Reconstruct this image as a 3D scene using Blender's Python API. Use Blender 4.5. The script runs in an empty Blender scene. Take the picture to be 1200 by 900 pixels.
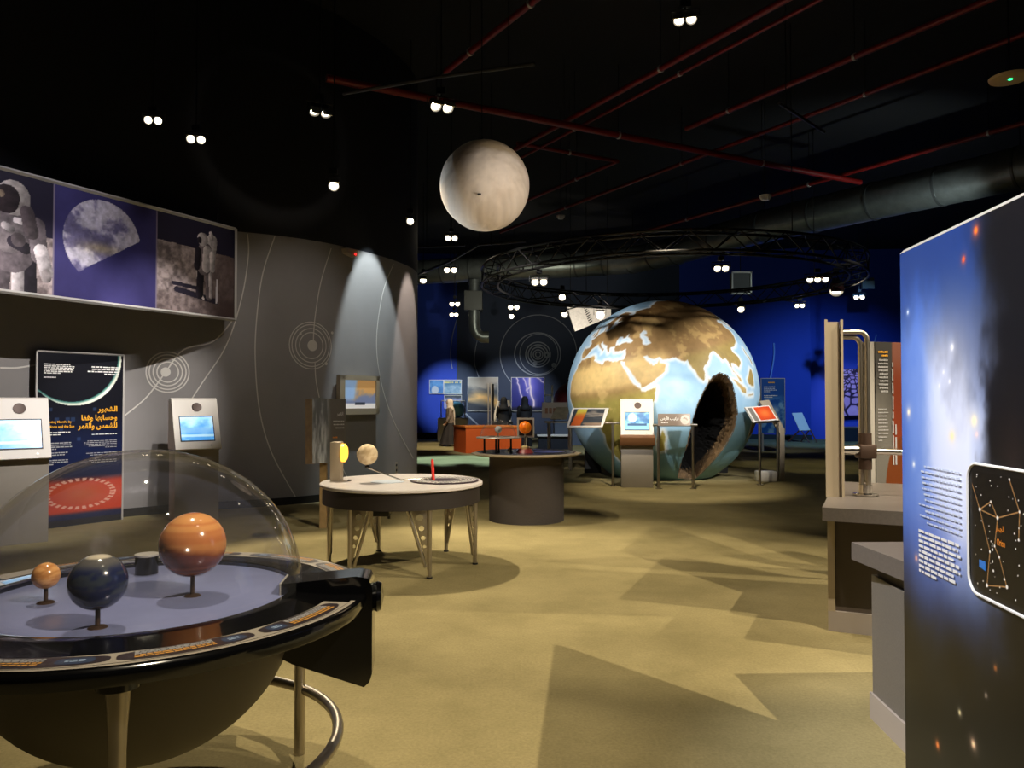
import bpy, bmesh, math, random
import numpy as np
from mathutils import Vector, Matrix, Quaternion
random.seed(7)
C = bpy.context.scene.collection
SC = bpy.context.scene
PI = math.pi
# ------------------------------------------------------------------ camera, world, light
H = 1.55
PITCH = math.atan(20 / 900)
cd = bpy.data.cameras.new('camera'); cd.sensor_width = 36; cd.lens = 27.0; cd.clip_end = 200; cd.clip_start = .05
cam = bpy.data.objects.new('camera', cd); C.objects.link(cam)
cam.location = (0, 0, H); cam.rotation_euler = (PI / 2 + PITCH, 0, 0)
SC.camera = cam
w = bpy.data.worlds.new('world'); SC.world = w; w.use_nodes = True
w.node_tree.nodes['Background'].inputs[0].default_value = (.75, .8, 1, 1)
w.node_tree.nodes['Background'].inputs[1].default_value = .012
vs = SC.view_settings
vs.view_transform = 'Standard'; vs.look = 'None'; vs.gamma = 1; vs.use_curve_mapping = False; vs.exposure = 0.0

def spot(name, loc, target, watts, deg, blend=.3, col=(1, .86, .66), rad=.05):
    l = bpy.data.lights.new(name, 'SPOT'); l.energy = watts; l.color = col
    l.spot_size = math.radians(deg); l.spot_blend = blend; l.shadow_soft_size = rad
    o = bpy.data.objects.new(name, l); C.objects.link(o); o.location = loc
    o.rotation_euler = (Vector(target) - Vector(loc)).to_track_quat('-Z', 'Y').to_euler()
    return o
WARM = (1, .86, .63); NEUT = (1, .92, .8); COOL = (.75, .88, 1)
# floor and tables
spot('spot_table_dome', (-1.9, 4.3, 6.0), (-1.3, 2.6, .8), 640, 44, .4, WARM, .03)
spot('spot_moon_table', (-2.2, 9.0, 5.0), (-.8, 7.0, .4), 1350, 64, .4, WARM, .02)
spot('spot_drum_table', (-1.7, 8.5, 5.0), (.4, 9.9, .3), 480, 46, .4, WARM, .03)
spot('spot_keylight', (4.75, -.3, 7.0), (1.0, 4.5, 0), 3000, 46, .2, WARM, .02)
spot('spot_counter_side', (5.0, 4.25, 6.4), (1.6, 6.7, 0), 1250, 44, .3, WARM, .02)
spot('spot_counter_low', (9.0, 4.8, 6.4), (1.4, 7.1, 0), 2400, 25, .4, WARM, .02)
spot('spot_floor_mid', (.6, 2.2, 7.0), (.6, 2.4, 0), 120, 44, .8, WARM, .04)
spot('spot_floor_far', (-.83, 8.9, 5.0), (2.0, 10.8, 0), 220, 46, .6, WARM, .04)
spot('spot_floor_near', (-.2, 5.5, 7.0), (-.75, 4.4, 0), 260, 34, .6, WARM, .04)
# globe
spot('spot_globe_africa', (.2, 9.2, 4.2), (2.1, 14.3, 1.65), 1120, 29, .75, (1, .96, .92), .05)
spot('spot_globe_asia', (3.6, 9.0, 4.2), (3.8, 14.3, 1.85), 900, 30, .75, (1, .96, .92), .05)
spot('spot_globe_side', (7.5, 11.5, 4.6), (4.4, 15, 1.9), 1150, 38, .7, (1, .96, .92), .05)
spot('spot_globe_floor', (2.2, 11.0, 5.2), (2.9, 13.6, 0), 1000, 44, .7, WARM, .04)
spot('spot_globe_top', (-1.2, 12.6, 4.6), (2.0, 15.4, 2.4), 700, 42, .8, (1, .96, .92), .05)
# hanging moon
spot('fill_moon_below', (2.25, 5.3, 2.45), (-.27, 8.0, 3.72), 300, 17, .5, (1, .87, .74), .06)  # added unseen light in mid-air, no fixture; lights the moon from below
spot('spot_moon_front', (1.9, 3.0, 4.6), (-.2, 8.0, 3.8), 240, 10.5, .8, (1, .88, .76), .06)
spot('spot_moon_rim', (-2.6, 9.0, 2.9), (-.3, 8.0, 3.75), 200, 24, .4, COOL, .05)
# left wall, banner, posters
spot('spot_banner', (-2.7, 7.0, 5.6), (-5.3, 8.3, 3.2), 225, 52, .9, (.92, .9, 1), .05)
spot('spot_banner_end', (-2.3, 8.4, 5.4), (-4.2, 10.3, 3.3), 85, 38, .9, (1, .92, .86), .05)
spot('spot_poster', (-1.4, 5.9, 5.2), (-5.75, 8.9, 1.3), 1350, 34, .6, (1, .95, .91), .03)
spot('spot_poster_far', (-1.9, 7.4, 5.4), (-5.0, 10.25, 1.5), 1050, 27, .8, (1, .95, .9), .03)
spot('fill_wall', (-.8, 8.4, 5.2), (-3.3, 11.6, 2.2), 130, 44, .8, (1, .92, .88), .03)  # small fill added to lift the dark stretch of wall
spot('fill_sign', (-1.4, 7.6, 5.0), (-2.3, 9.3, 1.2), 200, 13, .6, (1, .95, .9), .03)  # extra light put in to brighten the folded sign, no lamp modelled
spot('spot_scallop_cool', (-1.80, 12.2, 5.3), (-2.32, 13.0, 1.6), 700, 40, .35, (.82, .95, 1), .03)
spot('spot_scallop_warm', (-1.18, 13.6, 5.3), (-1.88, 14.3, 1.6), 520, 34, .35, (1, .84, .74), .03)
# nebula board and counters
spot('spot_nebula', (-1.2, 2.2, 4.6), (1.62, 2.7, 1.5), 1350, 44, .7, (.97, .97, 1), .05)
spot('spot_counter', (.6, 4.6, 6.2), (2.6, 5.6, 1.0), 380, 26, .6, (1, .9, .8), .04)
# far end of the hall
spot('spot_blue_left', (-2.0, 25.2, 4.2), (-2.55, 31.5, 1.9), 1900, 26, .8, (.75, .88, 1), .05)
spot('spot_pictures', (-.4, 27.4, 4.6), (.1, 32, 1.3), 950, 46, .9, (.85, .92, 1), .05)
spot('spot_teal_floor', (-1.6, 20.5, 6.0), (-1.2, 20.2, 0), 3000, 40, .7, (.55, .88, 1), .05)
spot('spot_far_floor', (-1.0, 23.6, 6.0), (-1.9, 26.2, .3), 1700, 44, .6, WARM, .05)
spot('fill_orange', (-1.2, 19.4, 5.6), (-.7, 23, .4), 1100, 24, .6, NEUT, .05)  # added only to make the orange plinth brighter
spot('spot_globe_back', (1.2, 21.0, 5.6), (1.6, 24.5, .4), 1100, 50, .8, (.7, .85, 1), .05)
spot('spot_read_table', (.2, 14.0, 5.0), (1.1, 17.6, 1.2), 260, 18, .6, NEUT, .05)
spot('spot_blue_right', (10.2, 21.0, 5.6), (12.2, 31.0, .2), 2300, 62, 1, (.22, .5, 1), .05)
spot('spot_cracked', (13.2, 26.4, 4.2), (13.6, 30.8, 1.6), 420, 40, .8, (.75, .75, 1), .05)
spot('spot_poster_blue', (8.0, 20.5, 4.6), (8.2, 23.6, 1.4), 220, 40, .8, (.8, .9, 1), .05)
spot('spot_far_right', (7.4, 17.5, 6.2), (7.2, 18.4, 0), 260, 46, .7, (.9, .85, .55), .05)
spot('fill_duct', (8.6, 14.6, 4.4), (8.2, 17.2, 6.0), 200, 110, .8, (.75, .9, .9), .1)  # unseen upward fill added so the duct reads brighter
spot('fill_duct_far', (-.6, 22.0, 4.2), (-.4, 26, 6.0), 190, 90, .8, (.9, .9, .7), .1)  # second added fill, for the far run of the duct
spot('spot_pipes', (2.0, 10.0, 4.3), (3.5, 11.5, 6.6), 11, 120, .8, (1, .8, .7), .2)
spot('spot_board', (2.4, 18.4, 3.0), (2.0, 20.6, 4.0), 420, 50, .5, NEUT, .05)

# ------------------------------------------------------------------ pixel -> point helpers (frame 1200x900)
CP, SP = math.cos(PITCH), math.sin(PITCH)
def ray(px, py):
    u = (px - 600) / 900; v = (450 - py) / 900
    return Vector((u, CP - SP * v, SP + CP * v))
def PT(px, py, Y):
    d = ray(px, py); return Vector((0, 0, H)) + d * (Y / d.y)
def PZ(px, py, z):
    d = ray(px, py); return Vector((0, 0, H)) + d * ((z - H) / d.z)

# ------------------------------------------------------------------ materials
def lin(c):
    c = np.asarray(c, float) / 255.0
    return np.where(c <= .04045, c / 12.92, ((c + .055) / 1.055) ** 2.4)
MATS = {}
def mat(name, col=None, rough=.5, metal=0, emit=None, es=0, noise=0, nscale=8, bump=0, spec=.5, coat=0):
    if name in MATS: return MATS[name]
    m = bpy.data.materials.new(name); m.use_nodes = True; nt = m.node_tree
    b = nt.nodes['Principled BSDF']
    c = tuple(lin(col)) + (1,)
    b.inputs['Base Color'].default_value = c
    b.inputs['Roughness'].default_value = rough; b.inputs['Metallic'].default_value = metal
    b.inputs['Specular IOR Level'].default_value = spec
    b.inputs['Coat Weight'].default_value = coat
    if emit is not None:
        b.inputs['Emission Color'].default_value = tuple(lin(emit)) + (1,)
        b.inputs['Emission Strength'].default_value = es
    if noise or bump:
        tc = nt.nodes.new('ShaderNodeTexCoord'); n = nt.nodes.new('ShaderNodeTexNoise')
        n.inputs['Scale'].default_value = nscale; n.inputs['Detail'].default_value = 6; n.inputs['Roughness'].default_value = .62
        nt.links.new(tc.outputs['Object'], n.inputs['Vector'])
        if noise:
            r = nt.nodes.new('ShaderNodeValToRGB')
            r.color_ramp.elements[0].position = .3; r.color_ramp.elements[1].position = .72
            r.color_ramp.elements[0].color = tuple(x * (1 - noise) for x in c[:3]) + (1,)
            r.color_ramp.elements[1].color = tuple(min(1, x * (1 + noise)) for x in c[:3]) + (1,)
            nt.links.new(n.outputs['Fac'], r.inputs['Fac']); nt.links.new(r.outputs['Color'], b.inputs['Base Color'])
        if bump:
            bp = nt.nodes.new('ShaderNodeBump'); bp.inputs['Strength'].default_value = bump; bp.inputs['Distance'].default_value = .02
            nt.links.new(n.outputs['Fac'], bp.inputs['Height']); nt.links.new(bp.outputs['Normal'], b.inputs['Normal'])
    MATS[name] = m; return m
def attr_mat(name, rough=.45, emit=0, spec=.4, bump=0):
    if name in MATS: return MATS[name]
    m = bpy.data.materials.new(name); m.use_nodes = True; nt = m.node_tree; b = nt.nodes['Principled BSDF']
    a = nt.nodes.new('ShaderNodeAttribute'); a.attribute_name = 'Col'
    nt.links.new(a.outputs['Color'], b.inputs['Base Color']); b.inputs['Roughness'].default_value = rough
    b.inputs['Specular IOR Level'].default_value = spec
    if emit:
        nt.links.new(a.outputs['Color'], b.inputs['Emission Color']); b.inputs['Emission Strength'].default_value = emit
    if bump:
        tc = nt.nodes.new('ShaderNodeTexCoord'); n = nt.nodes.new('ShaderNodeTexNoise'); n.inputs['Scale'].default_value = 14; n.inputs['Detail'].default_value = 6
        nt.links.new(tc.outputs['Object'], n.inputs['Vector'])
        bp = nt.nodes.new('ShaderNodeBump'); bp.inputs['Strength'].default_value = bump; bp.inputs['Distance'].default_value = .02
        nt.links.new(n.outputs['Fac'], bp.inputs['Height']); nt.links.new(bp.outputs['Normal'], b.inputs['Normal'])
    MATS[name] = m; return m
def glass_mat(name, tint=(250, 250, 250), ior=1.4):
    if name in MATS: return MATS[name]
    m = bpy.data.materials.new(name); m.use_nodes = True; nt = m.node_tree
    for n in list(nt.nodes): nt.nodes.remove(n)
    out = nt.nodes.new('ShaderNodeOutputMaterial'); mx = nt.nodes.new('ShaderNodeMixShader')
    tr = nt.nodes.new('ShaderNodeBsdfTransparent'); gl = nt.nodes.new('ShaderNodeBsdfGlossy'); fr = nt.nodes.new('ShaderNodeLayerWeight'); pw = nt.nodes.new('ShaderNodeMath'); ad = nt.nodes.new('ShaderNodeMath')
    tr.inputs['Color'].default_value = tuple(lin(tint)) + (1,); gl.inputs['Roughness'].default_value = .03
    pw.operation = 'POWER'; pw.inputs[1].default_value = 3.5; ad.operation = 'MULTIPLY_ADD'; ad.inputs[1].default_value = .6; ad.inputs[2].default_value = .04
    nt.links.new(fr.outputs['Facing'], pw.inputs[0]); nt.links.new(pw.outputs[0], ad.inputs[0]); nt.links.new(ad.outputs[0], mx.inputs[0]); nt.links.new(tr.outputs[0], mx.inputs[1]); nt.links.new(gl.outputs[0], mx.inputs[2])
    df = nt.nodes.new('ShaderNodeBsdfDiffuse'); df.inputs['Color'].default_value = (.8, .8, .8, 1); m2 = nt.nodes.new('ShaderNodeMixShader'); m2.inputs[0].default_value = .015
    nt.links.new(mx.outputs[0], m2.inputs[1]); nt.links.new(df.outputs[0], m2.inputs[2]); nt.links.new(m2.outputs[0], out.inputs['Surface'])
    MATS[name] = m; return m
black = mat('black_paint', (16, 16, 18), .55)
gloss_black = mat('black_gloss', (8, 8, 9), .12, coat=.5)
dark_skirt = mat('dark_skirt', (34, 28, 27), .5)
steel = mat('brushed_steel', (178, 170, 158), .34, 1)
chrome = mat('chrome', (205, 200, 192), .16, 1)
beige_metal = mat('beige_metal', (176, 162, 140), .42, .35)
silver = mat('silver_frame', (190, 186, 180), .4, .3)
white = mat('white_paint', (225, 220, 212), .45)
kiosk_grey = mat('kiosk_grey', (146, 138, 126), .5, noise=.06, nscale=3)
kiosk_face = mat('kiosk_face', (222, 214, 202), .45)
grey_lam = mat('grey_laminate', (104, 99, 93), .55, noise=.12, nscale=120)
grey_top = mat('pale_grey_top', (186, 180, 178), .35, noise=.05, nscale=4)
slab_mat = mat('grey_slab', (98, 91, 86), .45, noise=.12, nscale=60)
bronze = mat('bronze', (140, 98, 66), .35, .5)
dark_lens = mat('dark_grille', (70, 52, 42), .5, .3)
lens = mat('lamp_lens', (255, 250, 235), .3, emit=(255, 240, 210), es=14)
rod_mat = mat('black_rod', (20, 20, 21), .5, .5)
white_txt = mat('white_print', (228, 226, 222), .5)
yellow_txt = mat('yellow_print', (238, 172, 40), .5)
orange_txt = mat('orange_print', (205, 120, 35), .5)
grey_txt = mat('grey_print', (165, 165, 168), .5)
red_pipe_mat = mat('red_pipe', (116, 16, 13), .4)
duct_mat = mat('galvanised', (120, 124, 122), .38, .7, noise=.18, nscale=5)
acrylic = glass_mat('clear_acrylic')

# ------------------------------------------------------------------ mesh builder
class MB:
    def __init__(s): s.bm = bmesh.new()
    def box(s, lo, hi, M=None, bev=0):
        lo, hi = Vector(lo), Vector(hi)
        vs_ = [s.bm.verts.new((x, y, z)) for x in (lo.x, hi.x) for y in (lo.y, hi.y) for z in (lo.z, hi.z)]
        fs = [s.bm.faces.new([vs_[i] for i in f]) for f in ((0, 1, 3, 2), (4, 6, 7, 5), (0, 4, 5, 1), (2, 3, 7, 6), (0, 2, 6, 4), (1, 5, 7, 3))]
        if bev:
            es = {e for f in fs for e in f.edges}
            r = bmesh.ops.bevel(s.bm, geom=list(es), offset=bev, segments=2, affect='EDGES', profile=.5)
            vs_ = list({v for f in r['faces'] for v in f.verts} | {v for v in vs_ if v.is_valid})
            # every vertex of the bevelled box
            seen = set(vs_); st = list(vs_)
            while st:
                v = st.pop()
                for e in v.link_edges:
                    o = e.other_vert(v)
                    if o not in seen: seen.add(o); st.append(o)
            vs_ = list(seen)
        if M is not None:
            for v in vs_: v.co = M @ v.co
        return s
    def tube(s, pts, r, n=10, cap=True, closed=False):
        pts = [Vector(p) for p in pts]; rr = r if isinstance(r, (list, tuple)) else [r] * len(pts)
        rings = []; prev = None; N = len(pts)
        for i, p in enumerate(pts):
            if closed: t = (pts[(i + 1) % N] - pts[i - 1])
            else: t = pts[min(i + 1, N - 1)] - pts[max(i - 1, 0)]
            t.normalize()
            if prev is None:
                a = Vector((0, 0, 1)) if abs(t.z) < .9 else Vector((1, 0, 0)); x = t.cross(a).normalized()
            else:
                x = (prev - t * prev.dot(t)).normalized()
            prev = x; y = t.cross(x)
            rings.append([s.bm.verts.new(p + (x * math.cos(k * 2 * PI / n) + y * math.sin(k * 2 * PI / n)) * rr[i]) for k in range(n)])
        for i in range(N if closed else N - 1):
            a, b = rings[i], rings[(i + 1) % N]
            for k in range(n): s.bm.faces.new((a[k], a[(k + 1) % n], b[(k + 1) % n], b[k]))
        if cap and not closed:
            s.bm.faces.new(rings[0][::-1]); s.bm.faces.new(rings[-1])
        return s
    def cyl(s, a, b, r, r2=None, n=20): return s.tube([a, b], [r, r if r2 is None else r2], n)
    def lathe(s, prof, c=(0, 0, 0), n=48, a0=0, a1=2 * PI, M=None):
        full = abs(a1 - a0 - 2 * PI) < 1e-6; c = Vector(c); rings = []
        for r, z in prof:
            if r < 1e-6 and full:
                rings.append([s.bm.verts.new(c + Vector((0, 0, z)))]); continue
            m = n if full else n + 1
            rings.append([s.bm.verts.new(c + Vector((r * math.cos(a0 + (a1 - a0) * k / n), r * math.sin(a0 + (a1 - a0) * k / n), z))) for k in range(m)])
        for a, b in zip(rings[:-1], rings[1:]):
            m = max(len(a), len(b)); rng = range(m if full else m - 1)
            for k in rng:
                k2 = (k + 1) % m
                if len(a) == 1 and len(b) == 1: continue
                if len(a) == 1: s.bm.faces.new((a[0], b[k2], b[k]))
                elif len(b) == 1: s.bm.faces.new((a[k], a[k2], b[0]))
                else: s.bm.faces.new((a[k], a[k2], b[k2], b[k]))
        if M is not None:
            for rg in rings:
                for v in rg: v.co = M @ v.co
        return s
    def sphere(s, c, r, n=32, m=20, sc=(1, 1, 1)):
        prof = [(r * math.sin(PI * i / m), -r * math.cos(PI * i / m)) for i in range(m + 1)]
        return s.lathe(prof, c, n) if sc == (1, 1, 1) else s.lathe(prof, (0, 0, 0), n, M=Matrix.Translation(Vector(c)) @ Matrix.Diagonal((*sc, 1)))
    def prism(s, poly, vec):
        """poly: 3D points of a planar outline, vec: extrusion"""
        vec = Vector(vec); a = [s.bm.verts.new(Vector(p)) for p in poly]; b = [s.bm.verts.new(Vector(p) + vec) for p in poly]
        s.bm.faces.new(a[::-1]); s.bm.faces.new(b); n = len(a)
        for k in range(n): s.bm.faces.new((a[k], a[(k + 1) % n], b[(k + 1) % n], b[k]))
        return s
    def ribbon(s, pts, nrm, wd, th=.004):
        """flat painted line along pts with surface normals nrm"""
        n = len(pts); L = []; 
        for i in range(n):
            t = (pts[min(i + 1, n - 1)] - pts[max(i - 1, 0)]).normalized(); sd = t.cross(nrm[i]).normalized() * wd / 2
            L.append((s.bm.verts.new(pts[i] - sd + nrm[i] * th), s.bm.verts.new(pts[i] + sd + nrm[i] * th)))
        for a, b in zip(L[:-1], L[1:]): s.bm.faces.new((a[0], a[1], b[1], b[0]))
        return s
    def mesh(s, name, smooth=True, ang=38):
        bmesh.ops.recalc_face_normals(s.bm, faces=s.bm.faces)
        me = bpy.data.meshes.new(name); s.bm.to_mesh(me); s.bm.free()
        if smooth and len(me.polygons):
            me.shade_smooth(); me.set_sharp_from_angle(angle=math.radians(ang))
        return me

def root_matrix(p):
    M = Matrix.Identity(4)
    while p is not None: M = Matrix.LocRotScale(p.location, p.rotation_euler, p.scale) @ M; p = p.parent
    return M
def obj(name, b, m, parent=None, world=False, label=None, ang=38, smooth=True):
    me = b.mesh(name, smooth, ang) if isinstance(b, MB) else b
    if world and parent is not None: me.transform(root_matrix(parent).inverted())
    if m is not None:
        me.materials.clear()
        me.materials.append(m)
    o = bpy.data.objects.new(name, me); C.objects.link(o); o.parent = parent
    if label: o['label'] = label
    return o
def tag(o, label, cat, group=None, kind=None):
    o['label'] = label; o['category'] = cat
    if group: o['group'] = group
    if kind: o['kind'] = kind
    return o
def thing(name, label, cat, loc=(0, 0, 0), rz=0, group=None):
    o = bpy.data.objects.new(name, None); C.objects.link(o); o.location = loc; o.rotation_euler = (0, 0, rz)
    o.empty_display_size = .1
    return tag(o, label, cat, group)
def struct(name, b, m, parent=None):
    o = obj(name, b, m, parent)
    if parent is None: o['kind'] = 'structure'
    return o

# ------------------------------------------------------------------ numpy painting
def vnoise(x, y, seed=0):
    rs = np.random.RandomState(seed); T = rs.rand(64, 64)
    xi = np.floor(x).astype(int); yi = np.floor(y).astype(int); fx = x - xi; fy = y - yi
    fx = fx * fx * (3 - 2 * fx); fy = fy * fy * (3 - 2 * fy)
    g = lambda a, b: T[a % 64, b % 64]
    return (g(xi, yi) * (1 - fx) + g(xi + 1, yi) * fx) * (1 - fy) + (g(xi, yi + 1) * (1 - fx) + g(xi + 1, yi + 1) * fx) * fy
def fbm(x, y, seed=0, o=5):
    s = 0; a = .5; t = 0
    for i in range(o):
        s = s + a * vnoise(x * 2 ** i, y * 2 ** i, seed + i); t += a; a *= .55
    return s / t
def ss(a, b, x):
    t = np.clip((x - a) / (b - a), 0, 1); return t * t * (3 - 2 * t)
def mixc(A, B, f): return A + (np.asarray(B, float) - A) * np.asarray(f)[..., None]
def inpoly(x, y, P):
    P = np.asarray(P, float); r = np.zeros(x.shape, bool); j = len(P) - 1
    for i in range(len(P)):
        xi, yi = P[i]; xj, yj = P[j]
        if yi != yj:
            r ^= ((yi > y) != (yj > y)) & (x < (xj - xi) * (y - yi) / (yj - yi) + xi)
        j = i
    return r
def segdist(x, y, P, closed=True):
    d = np.full(x.shape, 1e9); n = len(P)
    for i in range(n if closed else n - 1):
        ax, ay = P[i]; bx, by = P[(i + 1) % n]; dx, dy = bx - ax, by - ay; L = dx * dx + dy * dy + 1e-12
        t = np.clip(((x - ax) * dx + (y - ay) * dy) / L, 0, 1)
        d = np.minimum(d, (x - ax - t * dx) ** 2 + (y - ay - t * dy) ** 2)
    return np.sqrt(d)
def set_col(me, cols):
    ca = me.color_attributes.new('Col', 'FLOAT_COLOR', 'POINT')
    a = np.ones((len(me.vertices), 4), np.float32); a[:, :3] = lin(np.clip(cols, 0, 255)); ca.data.foreach_set('color', a.ravel())
def picture(name, O, U, V, fn, nx, ny, parent=None, m=None, label=None, off=.004):
    """printed sheet spanning O + u*U + v*V (u to the viewer's right, v up); fn(u, v) -> sRGB colours"""
    O, U, V = Vector(O), Vector(U), Vector(V); n = U.cross(V).normalized(); O = O + n * off
    u, v = np.meshgrid(np.linspace(0, 1, nx + 1), np.linspace(0, 1, ny + 1)); u = u.ravel(); v = v.ravel()
    co = np.array(O)[None] + u[:, None] * np.array(U)[None] + v[:, None] * np.array(V)[None]
    idx = np.arange((nx + 1) * (ny + 1)).reshape(ny + 1, nx + 1)
    f = np.stack([idx[:-1, :-1], idx[:-1, 1:], idx[1:, 1:], idx[1:, :-1]], -1).reshape(-1, 4)
    me = bpy.data.meshes.new(name); me.from_pydata(co.tolist(), [], f.tolist())
    set_col(me, fn(u, v))
    return obj(name, me, m or attr_mat('printed_sheet'), parent, world=True, label=label)
FORMS = {'ا': 'ﺍﺎﺍﺎ', 'أ': 'ﺃﺄﺃﺄ', 'ب': 'ﺏﺐﺑﺒ', 'ت': 'ﺕﺖﺗﺘ', 'ج': 'ﺝﺞﺟﺠ', 'ح': 'ﺡﺢﺣﺤ', 'ر': 'ﺭﺮﺭﺮ', 'س': 'ﺱﺲﺳﺴ', 'ش': 'ﺵﺶﺷﺸ', 'ض': 'ﺽﺾﺿﻀ', 'ف': 'ﻑﻒﻓﻔ', 'ق': 'ﻕﻖﻗﻘ', 'ك': 'ﻙﻚﻛﻜ', 'ل': 'ﻝﻞﻟﻠ', 'م': 'ﻡﻢﻣﻤ', 'ن': 'ﻥﻦﻧﻨ', 'ه': 'ﻩﻪﻫﻬ', 'و': 'ﻭﻮﻭﻮ', 'ي': 'ﻱﻲﻳﻴ'}
def shape_arabic(s):
    out = []
    for wd in s.split(' '):
        g = ''
        for i, c in enumerate(wd):
            if c not in FORMS: g += c; continue
            p = i > 0 and wd[i - 1] in FORMS and wd[i - 1] not in 'اأرو'
            n = i < len(wd) - 1 and wd[i + 1] in FORMS and c not in 'اأرو'
            g += FORMS[c][(1 if p else 0) + (2 if n else 0)]
        out.append(g[::-1])
    return ' '.join(out[::-1])
def lettering(name, body, O, U, V, width, height, m, parent, bold=.02, right=False):
    """words of a given width and height, lower-left (or lower-right) corner at O in the plane U (right), V (up)"""
    cu = bpy.data.curves.new('words', 'FONT'); cu.body = body; cu.offset = bold; cu.extrude = 0
    t = bpy.data.objects.new('words', cu); C.objects.link(t)
    me = bpy.data.meshes.new_from_object(t.evaluated_get(bpy.context.evaluated_depsgraph_get()))
    bpy.data.objects.remove(t)
    co = np.empty(len(me.vertices) * 3); me.vertices.foreach_get('co', co); co = co.reshape(-1, 3)
    lo, hi = co.min(0), co.max(0); s = (co - lo) / np.maximum(hi - lo, 1e-6)
    U = Vector(U).normalized(); V = Vector(V).normalized(); n = U.cross(V).normalized(); O = Vector(O)
    if right: O = O - U * width
    P = np.array(O + n * .007)[None] + (s[:, :1] * width) * np.array(U)[None] + (s[:, 1:2] * height) * np.array(V)[None]
    me.vertices.foreach_set('co', P.ravel()); me.update()
    return obj(name, me, m, parent, world=True)
def textlines(name, O, U, V, wd, ht, n, m, parent, seed=1, right=False, fill=.55, words=(.05, .16)):
    """a block of n lines of small print too small to read: word-length strokes"""
    rs = random.Random(seed); b = MB(); O = Vector(O); U = Vector(U).normalized(); V = Vector(V).normalized(); nn = U.cross(V).normalized()
    lh = ht / n
    for i in range(n):
        L = wd * (rs.uniform(.82, 1) if i < n - 1 else rs.uniform(.3, .8)); x = 0
        y = ht - (i + 1) * lh
        while x < L - .02 * wd:
            ww = min(rs.uniform(*words) * wd, L - x); hh = lh * fill * rs.uniform(.8, 1.05)
            a = x if not right else wd - x - ww
            p = O + U * a + V * (y + lh * .2) + nn * .0048
            q = [p, p + U * ww, p + U * ww + V * hh, p + V * hh]
            b.bm.faces.new([b.bm.verts.new(k) for k in q]); x += ww + .022 * wd
    return obj(name, b, m, parent, world=True)

# ------------------------------------------------------------------ the setting
def floor_mat():
    m = bpy.data.materials.new('carpet'); m.use_nodes = True; nt = m.node_tree; b = nt.nodes['Principled BSDF']
    tc = nt.nodes.new('ShaderNodeTexCoord')
    def nz(scale, det):
        n = nt.nodes.new('ShaderNodeTexNoise'); n.inputs['Scale'].default_value = scale; n.inputs['Detail'].default_value = det
        n.inputs['Roughness'].default_value = .65; nt.links.new(tc.outputs['Object'], n.inputs['Vector']); return n
    a, f = nz(.75, 8), nz(60, 3)
    r = nt.nodes.new('ShaderNodeValToRGB'); r.color_ramp.elements[0].position = .32; r.color_ramp.elements[1].position = .68
    r.color_ramp.elements[0].color = (.19, .157, .072, 1); r.color_ramp.elements[1].color = (.315, .26, .126, 1)
    nt.links.new(a.outputs['Fac'], r.inputs['Fac'])
    mx = nt.nodes.new('ShaderNodeMixRGB'); mx.blend_type = 'OVERLAY'; mx.inputs['Fac'].default_value = .3
    nt.links.new(r.outputs['Color'], mx.inputs['Color1']); nt.links.new(f.outputs['Fac'], mx.inputs['Color2'])
    nt.links.new(mx.outputs['Color'], b.inputs['Base Color']); b.inputs['Roughness'].default_value = .95
    b.inputs['Specular IOR Level'].default_value = .1
    bp = nt.nodes.new('ShaderNodeBump'); bp.inputs['Strength'].default_value = .25; bp.inputs['Distance'].default_value = .01
    nt.links.new(f.outputs['Fac'], bp.inputs['Height']); nt.links.new(bp.outputs['Normal'], b.inputs['Normal'])
    return m
struct('floor', MB().box((-8, -3.5, -.1), (17.2, 33, 0)), floor_mat())
struct('ceiling', MB().box((-8, -3.5, 7.7), (17.2, 33, 7.8)), mat('ceiling_black', (13, 12, 13), .9))

# curved wall on the left: plan line
WP = [(-6.1, -3.4), (-6.3, 0), (-6.42, 3.2), (-6.48, 5.6), (-6.42, 7.3), (-6.25, 8.4), (-5.88, 9.35), (-5.22, 10.28), (-4.45, 10.9), (-3.56, 11.38), (-2.93, 11.92), (-2.38, 12.75), (-2.02, 13.6), (-1.83, 14.5), (-1.95, 15.4), (-2.5, 16.2), (-3.4, 16.8)]
def catmull(P, k=12):
    P = [Vector((x, y, 0)) for x, y in P]; out = []
    for i in range(len(P) - 1):
        a, b, c, d = P[max(i - 1, 0)], P[i], P[i + 1], P[min(i + 2, len(P) - 1)]
        for j in range(k):
            t = j / k
            out.append(.5 * ((2 * b) + (c - a) * t + (2 * a - 5 * b + 4 * c - d) * t * t + (3 * b - a - 3 * c + d) * t ** 3))
    out.append(P[-1]); return out
WL = catmull(WP)
def wnorm(i):
    t = (WL[min(i + 1, len(WL) - 1)] - WL[max(i - 1, 0)]).normalized(); return Vector((t.y, -t.x, 0))
def wall_strip(z0, z1, off=0, i0=0, i1=None, th=.12):
    b = MB(); ids = range(i0, (i1 if i1 is not None else len(WL))); rows = []
    for i in ids:
        n = wnorm(i); p = WL[i] + n * off; q = WL[i] - n * th
        rows.append([b.bm.verts.new((p.x, p.y, z0)), b.bm.verts.new((p.x, p.y, z1)), b.bm.verts.new((q.x, q.y, z1)), b.bm.verts.new((q.x, q.y, z0))])
    for a, c in zip(rows[:-1], rows[1:]):
        for k in range(4): b.bm.faces.new((a[k], c[k], c[(k + 1) % 4], a[(k + 1) % 4]))
    b.bm.faces.new(rows[0]); b.bm.faces.new(rows[-1][::-1]); return b
GZ = 4.02
wall_grey = mat('wall_grey', (136, 132, 130), .75, noise=.05, nscale=2)
wl = struct('wall_left', wall_strip(0, GZ), wall_grey)
struct('trim_1', wall_strip(GZ, 7.7, 0), mat('wall_navy', (11, 14, 22), .75))
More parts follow.
